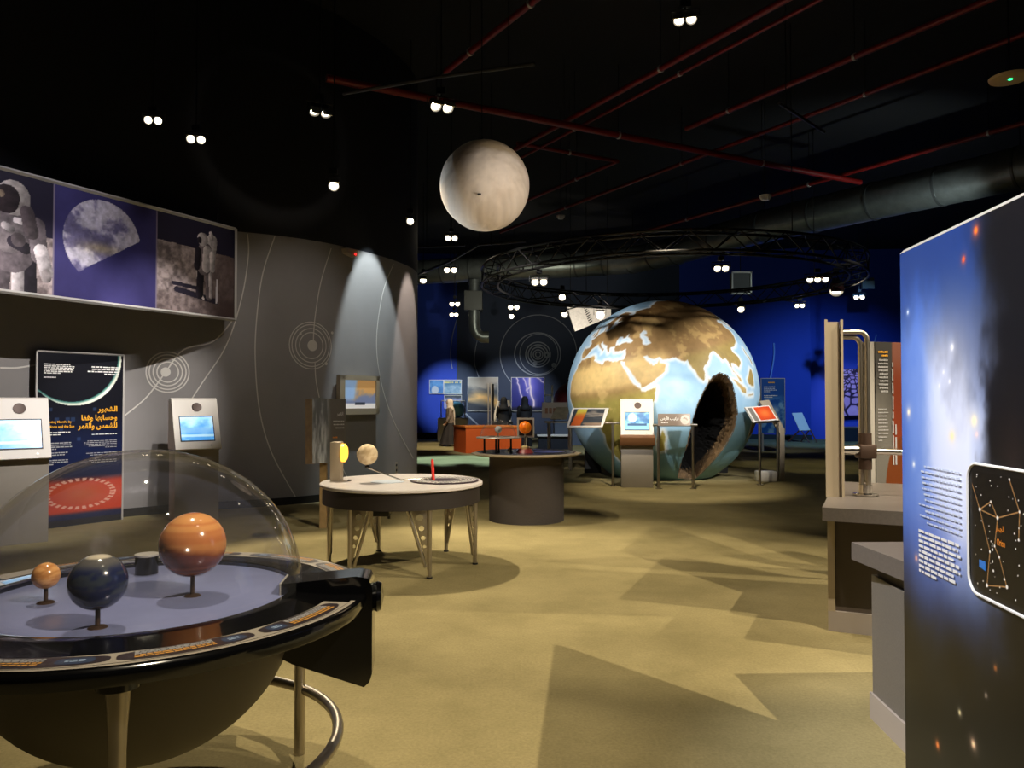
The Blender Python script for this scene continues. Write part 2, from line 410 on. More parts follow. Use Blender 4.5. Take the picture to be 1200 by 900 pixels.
struct('baseboard_left', wall_strip(0, .11, .015, th=.02), mat('baseboard_black', (20, 19, 19), .6))
def onwall(px, py):
    d = ray(px, py); best = None
    for i in range(len(WL) - 1):
        a, b2 = WL[i], WL[i + 1]; e = b2 - a
        den = d.x * -e.y + d.y * e.x
        if abs(den) < 1e-9: continue
        t = (a.x * -e.y + a.y * e.x) / den
        if t <= 0: continue
        hx, hy = d.x * t - a.x, d.y * t - a.y; s_ = (hx * e.x + hy * e.y) / e.length_squared
        if -.001 <= s_ <= 1.001 and (best is None or t < best[0]): best = (t, i)
    if best is None: return None
    t, i = best; return Vector((0, 0, H)) + d * t, wnorm(i)
def wall_line(b, pts, wd):
    P = [];
    for (x0, y0), (x1, y1) in zip(pts[:-1], pts[1:]):
        k = max(2, int(math.hypot(x1 - x0, y1 - y0) / 4))
        for j in range(k): P.append((x0 + (x1 - x0) * j / k, y0 + (y1 - y0) * j / k))
    P.append(pts[-1]); R = [onwall(*p) for p in P]; R = [r for r in R if r]
    if len(R) > 1: b.ribbon([r[0] for r in R], [r[1] for r in R], wd)
def arc(cx, cy, rx, ry, a0, a1, n=40): return [(cx + rx * math.cos(math.radians(a0 + (a1 - a0) * k / n)), cy + ry * math.sin(math.radians(a0 + (a1 - a0) * k / n))) for k in range(n + 1)]
def smooth_line(P, k=8): return [(v.x, v.y) for v in catmull(P, k)]
def wall_disc(b, px, py, r):
    P, n = onwall(px, py); t = Vector((-n.y, n.x, 0)); vs_ = [b.bm.verts.new(P + n * .005 + (t * math.cos(a) + Vector((0, 0, 1)) * math.sin(a)) * r) for a in [k * PI / 12 for k in range(24)]]
    b.bm.faces.new(vs_)
def wall_circles(b, px, py, radii, wd):
    P, n = onwall(px, py); t = Vector((-n.y, n.x, 0))
    i0 = min(range(len(WL)), key=lambda i: (WL[i] - Vector((P.x, P.y, 0))).length)
    def at(s_):
        # walk along the plan line from i0
        i, left = i0, abs(s_); st = 1 if s_ > 0 else -1
        while left > 0 and 0 < i < len(WL) - 1:
            L = (WL[i + st] - WL[i]).length
            if L >= left:
                return WL[i] + (WL[i + st] - WL[i]) * (left / L), wnorm(i)
            left -= L; i += st
        return WL[i], wnorm(i)
    for r in radii:
        pts, nn = [], []
        for k in range(49):
            a = k * PI / 24; p, m_ = at(r * math.cos(a) + 1e-6); pts.append(Vector((p.x, p.y, P.z + r * math.sin(a)))); nn.append(m_)
        b.ribbon(pts, nn, wd)
g = MB()
wall_circles(g, 366, 405, (.2, .26, .32, .36), .014); wall_disc(g, 366, 405, .085)
wall_circles(g, 194, 436, (.14, .19, .24, .28), .016); wall_disc(g, 194, 436, .065)
for p, r in (((352, 391), .02), ((389, 390), .022), ((382, 426), .026)): wall_disc(g, p[0], p[1], r)
wall_line(g, smooth_line([(322, 277), (308, 320), (301, 370), (299, 420), (304, 480), (318, 530), (346, 582)]), .016)
wall_line(g, smooth_line([(388, 291), (376, 330), (369, 372), (367, 400)]), .016)
wall_line(g, smooth_line([(369, 425), (370, 445), (374, 466)]), .016)
wall_line(g, smooth_line([(461, 309), (448, 345), (441, 400), (447, 450), (462, 495), (484, 537)]), .018)
wall_line(g, smooth_line([(290, 274), (291, 300), (283, 350), (265, 405), (236, 450), (210, 490)]), .016)
wall_line(g, smooth_line([(275, 372), (250, 400), (215, 410), (194, 436), (172, 465), (146, 487)]), .018)
wall_line(g, smooth_line([(0, 431), (20, 431), (44, 427)]), .02)
wall_line(g, smooth_line([(400, 545), (406, 558), (412, 563)]), .014)
o = obj('painted_lines', g, mat('wall_line_paint', (205, 200, 192), .7), wl)

# far walls
blue_wall = mat('wall_blue', (24, 62, 180), .7, noise=.04, nscale=1)
navy_wall = mat('wall_slate', (52, 62, 84), .75, noise=.05, nscale=1)
struct('wall_back', MB().box((-2.3, 32, 0), (7.0, 32.2, 7.7)), navy_wall)
struct('wall_back_blue', MB().prism([(-8, 31.7, 0), (-2.3, 32.0, 0), (-2.3, 32.2, 0), (-8, 32.2, 0)], (0, 0, 7.7)), blue_wall)
struct('wall_back_right', MB().prism([(7.0, 32, 0), (9.6, 31.4, 0), (11.9, 30.6, 0), (12.1, 31.2, 0), (17, 30.8, 0), (17, 32.2, 0), (7, 32.2, 0)], (0, 0, 7.7)), blue_wall)
struct('wall_right', MB().box((17, -3.5, 0), (17.2, 31, 7.7)), mat('wall_right_dark', (30, 34, 48), .8))
struct('baseboard_back', MB().box((-2.3, 31.96, 0), (7.0, 32, .18)), black)
struct('baseboard_back_blue', MB().box((-7.5, 31.6, 0), (-2.3, 31.7, .25)), black)
struct('baseboard_back_right', MB().prism([(9.6, 31.34, 0), (11.9, 30.54, 0), (11.9, 30.6, 0), (9.6, 31.4, 0)], (0, 0, .2)), black)
# painted orbits on the slate wall
g = MB()
def back_pt(px, py, Y=31.99): return PT(px, py, Y)
def back_curve(b, pts, wd=.05, Y=31.985):
    P = [back_pt(x, y, Y) for x, y in pts]; b.ribbon(P, [Vector((0, -1, 0))] * len(P), wd, .004)
for r in (3, 5.5, 8.5, 11.5, 14.5): back_curve(g, arc(630.5, 415.5, r, r, 0, 360), .045)
back_curve(g, arc(630, 415, 27, 25, 0, 360), .045); back_curve(g, arc(631.5, 415, 22.5, 23.5, 0, 360), .03)
back_curve(g, arc(631, 415, 45, 46, 100, 400), .035)
for x, y, r in ((641, 416, 2.6), (649, 428, 1.6), (627, 426, 1.5)): back_curve(g, arc(x, y, r, r, 0, 360, 14), .08)
back_curve(g, smooth_line([(535, 375), (530, 395), (528, 415), (530, 432)]), .03)
back_curve(g, smooth_line([(561, 392), (557, 410), (556, 425), (561, 442)]), .035)
back_curve(g, smooth_line([(545, 484), (556, 494), (566, 503)]), .06)
obj('painted_orbits', g, mat('orbit_paint', (150, 156, 168), .7), bpy.data.objects['wall_back'])
g = MB()
back_curve(g, smooth_line([(907, 402), (907, 418), (903, 443)]), .06, 31.0)
back_curve(g, smooth_line([(1027, 392), (1025, 400), (1022, 415)]), .05, 30.7)
for r in (2, 5, 8): back_curve(g, arc(1014, 431, r, r * 1.2, 180, 300, 16), .05, 30.9)
obj('painted_orbits', g, mat('orbit_paint_blue', (120, 150, 210), .7), bpy.data.objects['wall_back_right'])


# ------------------------------------------------------------------ walk-in Earth globe
AFRICA = [(-6, 35.8), (-1, 35.7), (3, 36.8), (10, 37.2), (11, 35.5), (10.3, 34), (15, 32.3), (19, 30.3), (20, 32.5), (23, 32.6), (25, 31.6), (29, 31), (32.3, 31.2), (32.6, 29.9), (34, 27), (35.7, 23.8), (37.3, 20.8), (38, 18.5), (39.6, 15.5), (41.5, 13.8), (43.2, 12.5), (43.3, 11.4), (45, 10.6), (48, 11.2), (51.2, 11.9), (51, 10.4), (48.5, 5), (46, 2.2), (42, -1.3), (40, -3.5), (39.2, -6.5), (40.5, -11), (40.6, -15), (37, -17.7), (35, -20), (35.5, -24), (32.8, -26), (32, -29), (28, -33), (25, -34), (20, -34.7), (18, -32), (15, -27), (13, -20), (12, -15), (13.5, -10), (12, -5), (9, -1), (9.5, 4), (6, 4.3), (2, 6.3), (-4, 5.2), (-8, 4.5), (-13, 8.5), (-16.5, 12.3), (-17.3, 14.7), (-16.3, 19), (-17, 21), (-14, 26), (-10, 29.5), (-9.5, 32), (-6.5, 34.5)]
EURASIA = [(32.6, 29.9), (34.9, 29.4), (35.2, 28), (37.2, 24.8), (39, 21.5), (41, 18), (42.7, 15.5), (43.4, 12.7), (45, 12.9), (48.5, 14), (52.2, 15.6), (55, 17), (57.7, 19), (59.8, 22.4), (58.6, 23.7), (56.8, 24.3), (56.4, 26.2), (54.5, 24.2), (52, 24), (51.5, 25.8), (50.8, 25), (50, 26.7), (48.5, 28.3), (48, 30), (50, 30.1), (51.3, 28), (54, 26.6), (57, 27), (58.5, 25.5), (62, 25.1), (66.5, 25), (67.5, 23.7), (69, 22.3), (70.3, 20.9), (72.5, 21.5), (73, 17), (74.5, 13.5), (76.3, 9.8), (77.5, 8.1), (79, 9.3), (80, 12), (80.2, 15), (82.3, 16.6), (86, 19.8), (88, 21.6), (91, 22.5), (92.3, 20.5), (94.3, 16.5), (97, 16.8), (98, 13.5), (98.6, 10), (98.5, 8), (100.4, 6), (101.5, 2.7), (103.8, 1.4), (103.4, 4), (102, 6.2), (100.2, 7.5), (99.4, 9.5), (100, 13), (102.3, 12), (105, 8.7), (106.8, 10.4), (109.2, 11.8), (108.8, 15.3), (105.8, 19), (107, 21), (109.8, 21.3), (113.7, 22.3), (117, 23.6), (120, 26.5), (121.8, 29.5), (121.5, 31.8), (119.3, 35), (122.3, 37), (119, 37.5), (118, 39.1), (121.8, 40.7), (125, 39.6), (126.5, 36.8), (126.5, 34.5), (129.3, 35.4), (127.5, 39.5), (131, 42.7), (135.5, 44.5), (140.3, 48.5), (141, 53), (136, 54.5), (139, 57), (145, 59.3), (152, 59.2), (156, 61.5), (162, 62), (156.5, 57.5), (157, 51.2), (162, 56), (163, 59.5), (170, 60.2), (179, 62.5), (179, 69), (160, 70), (140, 72.5), (128, 72), (113, 74), (104, 77.5), (87, 75), (80, 72.5), (73, 71.5), (68, 68.5), (60, 69), (54, 68.5), (44, 68), (44, 66), (40, 64.7), (34.5, 66.5), (41, 67), (33, 69.4), (25, 71), (18, 69.5), (12.5, 66), (9, 63.3), (5, 61), (6, 58.2), (10, 59), (12.8, 55.5), (14.3, 55.6), (16.5, 57), (18.5, 60), (17.3, 61.5), (20.5, 63.7), (24, 65.7), (25, 65), (21.4, 62.5), (22.5, 60), (28, 60.2), (29.5, 59.8), (24, 59.4), (23.5, 58.5), (24, 57.2), (21, 57), (20, 54.6), (14, 54), (11, 54.1), (10.6, 57.6), (8.2, 57), (8.6, 54), (4.8, 53), (2, 51), (-1.5, 49.5), (-4.7, 48.5), (-1.2, 46), (-1.6, 43.4), (-9, 43.2), (-9.2, 38.6), (-6.3, 36.8), (-5.4, 36.1), (-2, 36.8), (0, 38.7), (3.2, 42), (6, 43.1), (9, 44.3), (12, 42), (15.6, 40), (16, 38.2), (17, 39.2), (18.4, 40), (15.5, 42), (12.4, 44.5), (13.7, 45.6), (16, 43.5), (19.4, 41.9), (20, 39.7), (22, 36.8), (23.5, 38), (23, 40.4), (26, 40.8), (27.2, 40.5), (26.5, 39), (27.5, 37), (30.5, 36.5), (34, 36.3), (36, 36.7), (35.8, 34), (34.5, 31.5), (32.3, 31.2)]
LAKES = [[(28, 41.3), (28.5, 43.5), (30.5, 46.3), (33, 46), (33.5, 44.6), (36.5, 45.2), (38.5, 47), (37.8, 45.3), (39.5, 43.5), (41.6, 42), (40, 41), (36, 41.6), (33, 42), (31, 41.2)], [(47.5, 45.5), (51, 47), (53, 46.5), (53, 45), (50.5, 44.4), (51, 43), (53, 41.5), (52.8, 40), (54, 37.3), (51, 36.8), (49, 38), (49.4, 40.4), (47.8, 43)]]
ISLES = [[(49.3, -12), (50.3, -15.5), (48, -22), (47, -25), (44.5, -25), (43.3, -22), (44.5, -17), (47, -15)], [(-5, 50), (1.3, 51.2), (0, 53.5), (-2, 56), (-3, 58.5), (-5.5, 58), (-4, 54.5), (-4.5, 52)], [(-10, 52), (-6, 52.2), (-6, 54.7), (-9.5, 54.2)], [(80, 9.7), (81.8, 7.5), (80.5, 6), (79.8, 7.5)], [(95.3, 5.6), (98, 4.2), (103.5, 0), (106, -3), (105.5, -5.9), (102, -4), (98.5, 1.5)], [(109, 1.5), (112, 3), (116.5, 7), (119, 5), (117.8, 1), (116, -4), (113, -3.3), (110, -1.5)], [(105.2, -6.8), (108.5, -6.5), (114.4, -7.8), (114, -8.7), (108, -7.8)], [(130, 32), (131.5, 34), (136, 35.7), (139, 38), (141, 41.5), (142, 39.5), (140.5, 35.5), (136, 33.5)], [(120.3, 18.5), (122.2, 18.3), (121.5, 14), (124, 12.6), (125.5, 7), (123, 8), (122, 12), (120, 15)], [(114, -22), (122, -18), (130, -12), (136, -12), (142, -11), (146, -19), (153, -26), (150, -37), (140, -38), (131, -32), (116, -35)]]
GC = np.array([3.1145, 16.0, 1.6823]); GR = 1.957
def earth_rot(a, b, c):
    rz = np.array([[np.cos(a), -np.sin(a), 0], [np.sin(a), np.cos(a), 0], [0, 0, 1]])
    rx = np.array([[1, 0, 0], [0, np.cos(b), -np.sin(b)], [0, np.sin(b), np.cos(b)]])
    ry = np.array([[np.cos(c), 0, np.sin(c)], [0, 1, 0], [-np.sin(c), 0, np.cos(c)]])
    return ry @ rx @ rz
ER = earth_rot(-2.68564, .08542, -.24738)
def earth_cols(W):
    L = W @ ER; lat = np.degrees(np.arcsin(np.clip(L[:, 2], -1, 1))); lon = np.degrees(np.arctan2(L[:, 1], L[:, 0]))
    wob = lambda s: (fbm(lon / 3 + 30, lat / 3 + 30, s) - .5) * 1.6
    lo, la = lon + wob(3), lat + wob(9)
    land = inpoly(lo, la, AFRICA) | inpoly(lo, la, EURASIA)
    for k in LAKES: land &= ~inpoly(lo, la, k)
    for k in ISLES: land |= inpoly(lo, la, k)
    d = np.full(lo.shape, 1e9); cs = np.cos(np.radians(np.clip(lat, -75, 75)))
    # distance to the coast in degrees, compressed by latitude in bands
    for P in [AFRICA, EURASIA] + LAKES + ISLES:
        for i in range(len(P)):
            if P[i] in ((32.3, 31.2), (32.6, 29.9)) and P[(i + 1) % len(P)] in ((32.3, 31.2), (32.6, 29.9)): continue
            ax, ay = P[i]; bx, by = P[(i + 1) % len(P)]; dx, dy = (bx - ax), by - ay
            qx, qy = (lo - ax) * cs, la - ay; ex = dx * cs; L2 = ex * ex + dy * dy + 1e-9
            t = np.clip((qx * ex + qy * dy) / L2, 0, 1)
            d = np.minimum(d, (qx - t * ex) ** 2 + (qy - t * dy) ** 2)
    d = np.sqrt(d)
    n1 = fbm(lon / 9 + 40, lat / 9 + 40, 21); n2 = fbm(lon / 3 + 40, lat / 3 + 40, 33)
    brown = np.array([154, 122, 78.]); sand = np.array([214, 182, 118.]); olive = np.array([160, 148, 76.]); dark = np.array([112, 80, 42.])
    c = np.broadcast_to(brown, (len(lo), 3)).copy()
    c = mixc(c, sand, ss(34, 27, lat) * ss(12, 18, lat) * ss(66, 56, lon) * .95)
    c = mixc(c, olive, ss(16, 7, lat) * ss(60, 50, lon))
    c = mixc(c, olive, ss(68, 74, lon) * ss(28, 22, lat) * .5)
    c = mixc(c, dark, ss(50, 68, lat) * .8)
    c = c * (.90 + .2 * n2)[:, None]
    c = mixc(c, sand * 1.05, ss(.56, .66, n1) * ss(45, 30, np.abs(lat - 30)) * .5)
    sea = mixc(np.broadcast_to(np.array([140, 186, 220.]), c.shape), np.array([184, 214, 234.]), n1)
    sea = mixc(sea, np.array([118, 160, 170.]), ss(-8, -35, lat))
    sea = mixc(sea, np.array([222, 232, 238.]), ss(2.6, .3, d) * .95)
    c = np.where(land[:, None], c, sea)
    return mixc(c, np.array([226, 230, 228.]), land * ss(.55, .1, d) * .8)
def sphere_hit(px, py):
    d = ray(px, py).normalized(); oc = Vector((0, 0, H)) - Vector(GC); b = oc.dot(d); q = b * b - oc.length_squared + GR * GR
    return None if q < 0 else Vector((0, 0, H)) + d * (-b - math.sqrt(q))
CAVE = [(843, 437), (852, 440), (858, 450), (862, 467), (864, 485), (859, 505), (850, 522), (838, 537), (826, 550), (816, 559.5), (806, 561), (794, 559), (797, 545), (803, 528), (808, 508), (812, 490), (818, 472), (826, 455), (834, 442)]
def proj(P):
    x, y, z = P[:, 0], P[:, 1], P[:, 2] - H; d = y * CP + z * SP; v = -y * SP + z * CP
    return 600 + 900 * x / d, 450 - 900 * v / d
def build_globe():
    t = thing('earth_globe', 'huge walk-in Earth globe with brown continents and a cave-like opening', 'globe', (GC[0], GC[1], 0))
    az = np.concatenate([np.linspace(-PI - .25, .25, 430), np.linspace(.25, PI - .25, 50)[1:-1]])
    el = np.linspace(-PI / 2, PI / 2, 300); el = el[np.sin(el) * GR + GC[2] > .005]
    el = np.concatenate([[math.asin(-GC[2] / GR)], el])
    A, E = np.meshgrid(az, el); n = len(az); W = np.stack([np.cos(E) * np.cos(A), np.cos(E) * np.sin(A), np.sin(E)], -1).reshape(-1, 3)
    P = W * GR + GC; i, j = np.meshgrid(np.arange(len(el) - 1), np.arange(n), indexing='ij'); j2 = (j + 1) % n
    F = np.stack([i * n + j, i * n + j2, (i + 1) * n + j2, (i + 1) * n + j], -1).reshape(-1, 4)
    cen = P[F].mean(1); px, py = proj(cen); front = ((cen - GC) * (np.array([0, 0, H]) - cen)).sum(1) > 0
    F = F[~(front & inpoly(px, py, CAVE))]
    me = bpy.data.meshes.new('globe_shell'); me.from_pydata((P - np.array([GC[0], GC[1], 0])).tolist(), [], F.tolist()); me.shade_smooth()
    set_col(me, earth_cols(W))
    obj('globe_shell', me, attr_mat('earth_paint', .5, spec=.3, bump=.15), t)
    # the cave: rocky tunnel running in from the opening
    out = []
    for (x0, y0), (x1, y1) in zip(CAVE, CAVE[1:] + CAVE[:1]):
        for k in range(7):
            h = sphere_hit(x0 + (x1 - x0) * k / 7, y0 + (y1 - y0) * k / 7)
            if h: out.append(h)
    cen = sum(out, Vector()) / len(out); ax = Vector((.06, .998, 0)).normalized()
    rs = np.random.RandomState(5); m = len(out)
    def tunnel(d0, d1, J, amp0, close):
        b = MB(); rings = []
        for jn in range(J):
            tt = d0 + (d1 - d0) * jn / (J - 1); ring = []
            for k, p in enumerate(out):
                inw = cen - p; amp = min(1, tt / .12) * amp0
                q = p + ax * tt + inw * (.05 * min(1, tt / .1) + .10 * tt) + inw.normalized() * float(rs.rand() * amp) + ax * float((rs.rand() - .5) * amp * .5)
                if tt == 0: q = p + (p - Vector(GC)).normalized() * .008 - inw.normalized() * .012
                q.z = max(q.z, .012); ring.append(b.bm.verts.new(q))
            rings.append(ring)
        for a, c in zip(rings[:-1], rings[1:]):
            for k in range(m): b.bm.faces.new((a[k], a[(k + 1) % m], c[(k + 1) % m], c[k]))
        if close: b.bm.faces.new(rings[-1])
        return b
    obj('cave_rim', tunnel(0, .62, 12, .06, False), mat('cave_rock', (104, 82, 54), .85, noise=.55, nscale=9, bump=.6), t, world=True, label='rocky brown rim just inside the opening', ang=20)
    obj('cave_passage', tunnel(.55, 2.3, 10, .05, True), mat('cave_painted_shade', (20, 16, 12), .9), t, world=True, label='passage deeper in the globe, its shade painted near-black', ang=20)  # near-black colour stands in for the shade deep inside
    return t
build_globe()

# ------------------------------------------------------------------ hanging moon
def moon_cols(P):
    n = fbm(P[:, 0] * 2.2 + 9, P[:, 2] * 2.2 + P[:, 1] * 1.3 + 9, 4); f = fbm(P[:, 0] * 9 + 20, P[:, 2] * 9 + P[:, 1] * 7 + 20, 8)
    c = mixc(np.broadcast_to(np.array([226, 214, 200.]), (len(P), 3)), np.array([205, 190, 172.]), ss(.35, .7, n))
    c = mixc(c, np.array([196, 172, 132.]), ss(.35, .8, P[:, 2] + (n - .5) * .5) * .8)
    return c * (.93 + .13 * f)[:, None]
mc = PT(568, 218, 8.0); mr = .468
t = thing('moon_model', 'large pale moon ball hanging from the dark ceiling', 'moon model', mc)
az = np.linspace(0, 2 * PI, 181)[:-1]; el = np.linspace(-PI / 2, PI / 2, 121)
A, E = np.meshgrid(az, el); W = np.stack([np.cos(E) * np.cos(A), np.cos(E) * np.sin(A), np.sin(E)], -1).reshape(-1, 3)
n = 180; i, j = np.meshgrid(np.arange(120), np.arange(n), indexing='ij'); F = np.stack([i * n + j, i * n + (j + 1) % n, (i + 1) * n + (j + 1) % n, (i + 1) * n + j], -1).reshape(-1, 4)
rs = np.random.RandomState(3); cr = rs.normal(size=(70, 3)); cr /= np.linalg.norm(cr, axis=1)[:, None]; disp = (fbm(W[:, 0] * 6 + 9, W[:, 2] * 6 + W[:, 1] * 5 + 9, 2) - .5) * .012
for k in range(70):
    rr = rs.uniform(.03, .11); d = np.arccos(np.clip(W @ cr[k], -1, 1)) / rr
    disp += np.where(d < 1, (d * d - 1) * .05 * rr, 0) + np.exp(-((d - 1) / .2) ** 2) * .012 * rr
me = bpy.data.meshes.new('moon_ball'); me.from_pydata((W * (mr + disp[:, None] * .8)).tolist(), [], F.tolist()); me.shade_smooth()
set_col(me, moon_cols(W)); obj('moon_ball', me, attr_mat('moon_paint', .8, spec=.15), t)
obj('suspension_cable', MB().cyl(mc + Vector((-.03, 0, mr - .01)), (mc.x - .03, mc.y, 7.7), .006, n=6).cyl(mc + Vector((-.03, 0, mr - .015)), mc + Vector((-.03, 0, mr + .04)), .02, n=10), rod_mat, t, world=True)
obj('hatch', MB().box(mc + Vector((-.055, -.455, -.21)), mc + Vector((-.02, -.39, -.2))), black, t, world=True, label='small dark slot low on the ball')

# ------------------------------------------------------------------ domed planet table
DT = Vector((-1.375, 2.865, 0))
def planet_cols(kind):
    def f(W):
        n = fbm(W[:, 0] * 2 + 5, W[:, 2] * 5 + 5, 6); z = W[:, 2]
        if kind == 'banded':
            c = mixc(np.broadcast_to(np.array([196, 124, 74.]), (len(W), 3)), np.array([224, 158, 96.]), ss(-.2, .9, z + .3 * n)); 
            c = mixc(c, np.array([112, 52, 36.]), ss(.12, -.18, z + .25 * (n - .5) + .2 * W[:, 0]))
            return mixc(c, np.array([190, 104, 62.]), .5 * ss(.6, .7, vnoise(z * 14 + 9 + 0 * n, z * 0 + 3.3, 5)))
        if kind == 'blue':
            c = mixc(np.broadcast_to(np.array([26, 36, 76.]), (len(W), 3)), np.array([62, 70, 74.]), ss(.5, .66, n) * .7)
            c = mixc(c, np.array([94, 92, 92.]), ss(.45, .8, z)); return mixc(c, np.array([206, 196, 176.]), ss(.9, .93, z))
        return mixc(np.broadcast_to(np.array([222, 166, 106.]), (len(W), 3)), np.array([190, 128, 76.]), ss(.3, .75, n))
    return f
def ball(name, c, r, cols, parent, m, seg=64):
    az = np.linspace(0, 2 * PI, seg + 1)[:-1]; el = np.linspace(-PI / 2, PI / 2, seg // 2 + 1); A, E = np.meshgrid(az, el)
    W = np.stack([np.cos(E) * np.cos(A), np.cos(E) * np.sin(A), np.sin(E)], -1).reshape(-1, 3)
    i, j = np.meshgrid(np.arange(seg // 2), np.arange(seg), indexing='ij'); F = np.stack([i * seg + j, i * seg + (j + 1) % seg, (i + 1) * seg + (j + 1) % seg, (i + 1) * seg + j], -1).reshape(-1, 4)
    me = bpy.data.meshes.new(name); me.from_pydata((W * r + np.array(c)).tolist(), [], F.tolist()); me.shade_smooth(); set_col(me, cols(W))
    return obj(name, me, m, parent, world=True)
t = thing('planet_dome_table', 'round black exhibit table with planets under a clear dome on steel legs', 'exhibit table', DT)
RM = Matrix.Translation(DT)
obj('plate', MB().lathe([(0, .832), (.53, .832), (.545, .828), (.545, .80), (0, .80)], DT, 96), mat('blue_plate', (136, 144, 190), .22, .1, noise=.1, nscale=3), t, world=True, label='glossy slate blue plate under the dome')
SL0, SL1 = math.radians(14), math.radians(360 - 1)      # the ring is slotted for the projector fin
obj('table_ring', MB().lathe([(.545, .80), (.545, .842), (.565, .846), (.60, .842), (.70, .832), (.815, .83), (.828, .822), (.832, .80), (.822, .775), (.78, .765), (.545, .765)], DT, 96), gloss_black, t, world=True, label='glossy black rim around the table')
def band(r0, r1, a0, a1, z, n=24):
    b = MB(); L = [[b.bm.verts.new(DT + Vector((r * math.cos(math.radians(a0 + (a1 - a0) * k / n)), r * math.sin(math.radians(a0 + (a1 - a0) * k / n)), z))) for r in (r0, r1)] for k in range(n + 1)]
    for a, c in zip(L[:-1], L[1:]): b.bm.faces.new((a[0], a[1], c[1], c[0]))
    return b
lab_dark = mat('label_plum', (42, 32, 36), .35); lab_grey = mat('label_grey', (150, 142, 130), .4)
obj('rim_stripe', band(.80, .816, -160, -6, .8325, 60), lab_grey, t, world=True)
def ringtext(a0, a1, r0, r1, n, m, name, seed, inner=True):
    rs = random.Random(seed); b = MB(); lh = (r1 - r0) / n
    for i in range(n):
        a = a0
        while a < a1 - .3:
            wd = min(rs.uniform(.6, 1.8), a1 - a); ra = r1 - (i + 1) * lh + lh * .2; rb = ra + lh * .6
            q = [(ra, a), (rb, a), (rb, a + wd), (ra, a + wd)]
            b.bm.faces.new([b.bm.verts.new(DT + Vector((r * math.cos(math.radians(x)), r * math.sin(math.radians(x)), .8362))) for r, x in q]); a += wd + .25
    obj(name, b, m, t, world=True)
obj('label_backing', band(.708, .80, -150, -8, .8335, 60), lab_grey, t, world=True); obj('label_backing', band(.708, .80, 18, 160, .8335, 60), lab_grey, t, world=True)
def oval(a0, a1, r0, r1, z, n=40):
    b = MB(); am, rm, da, dr = (a0 + a1) / 2, (r0 + r1) / 2, (a1 - a0) / 2, (r1 - r0) / 2; e = []
    for k in range(n):
        x, y = math.cos(k * 2 * PI / n), math.sin(k * 2 * PI / n); x = math.copysign(abs(x) ** .8, x); y = math.copysign(abs(y) ** .55, y)
        aa = math.radians(am + da * x); rr = rm + dr * y; e.append(b.bm.verts.new(DT + Vector((rr * math.cos(aa), rr * math.sin(aa), z))))
    c = b.bm.verts.new(DT + Vector((rm * math.cos(math.radians(am)), rm * math.sin(math.radians(am)), z)))
    for k in range(n): b.bm.faces.new((c, e[k], e[(k + 1) % n]))
    return b
for k, (a0, a1) in enumerate(((-146, -112), (-111, -70), (-69, -40), (-38, -10), (19, 46), (48, 78), (82, 112), (116, 148))):
    obj('rim_label', oval(a0, a1, .711, .797, .8345), lab_dark, t, world=True); L = a1 - a0
    if k in (1, 2, 5, 6): x0, x1, y0, y1 = a0 + L * .12, a0 + L * .68, a0 + L * .74, a0 + L * .93
    else: x0, x1, y0, y1 = a0 + L * .30, a0 + L * .88, a0 + L * .07, a0 + L * .25
    ringtext(x0, x1, .752, .782, 2, mat('amber_print', (196, 140, 60), .5), 'rim_text', k); ringtext(x0, x1, .724, .752, 3, grey_txt, 'rim_text', k + 40)
    bd_ = obj('rim_badge', oval(y0, y1, .728, .782, .8352, 24), mat('badge_navy', (40, 52, 78), .4), t, world=True)
    ringtext(y0 + (y1 - y0) * .25, y1 - (y1 - y0) * .25, .745, .767, 2, mat('pale_blue_print', (140, 160, 190), .5), 'rim_text', k + 20)
prof = [(.565 * math.cos(a), .843 + .527 * math.sin(a)) for a in [k * PI / 2 / 32 for k in range(33)]]
obj('dome_cover', MB().lathe([(.578, .842)] + [(.5752 * math.cos(k * PI / 64), .843 + .5263 * math.sin(k * PI / 64)) for k in range(33)], DT, 96), acrylic, t, world=True, label='clear acrylic dome')
obj('bowl', MB().lathe([(.56 * math.cos(a), .78 - .53 * math.sin(a)) for a in [k * PI / 2 / 28 for k in range(29)]], DT, 80), mat('bowl_olive', (104, 98, 80), .6), t, world=True, label='dull olive grey half-round bowl below the rim')
for a in (-69, 51, 171):
    p = DT + Vector((.70 * math.cos(math.radians(a)), .70 * math.sin(math.radians(a)), 0))
    l = obj('leg', MB().tube([p, p + Vector((0, 0, .55)), p + Vector((0, 0, .62)), p + Vector((0, 0, .745)), p + Vector((0, 0, .775))], [.023, .023, .026, .036, .036], 20), steel, t, world=True)
    obj('leg_cap', MB().lathe([(0, .735), (.06, .735), (.06, .768), (0, .768)], p, 24), gloss_black, l, world=True)
obj('foot_rail', MB().tube([DT + Vector((.715 * math.cos(a), .715 * math.sin(a), .28)) for a in [k * 2 * PI / 72 for k in range(72)]], .022, 14, closed=True), steel, t, world=True)
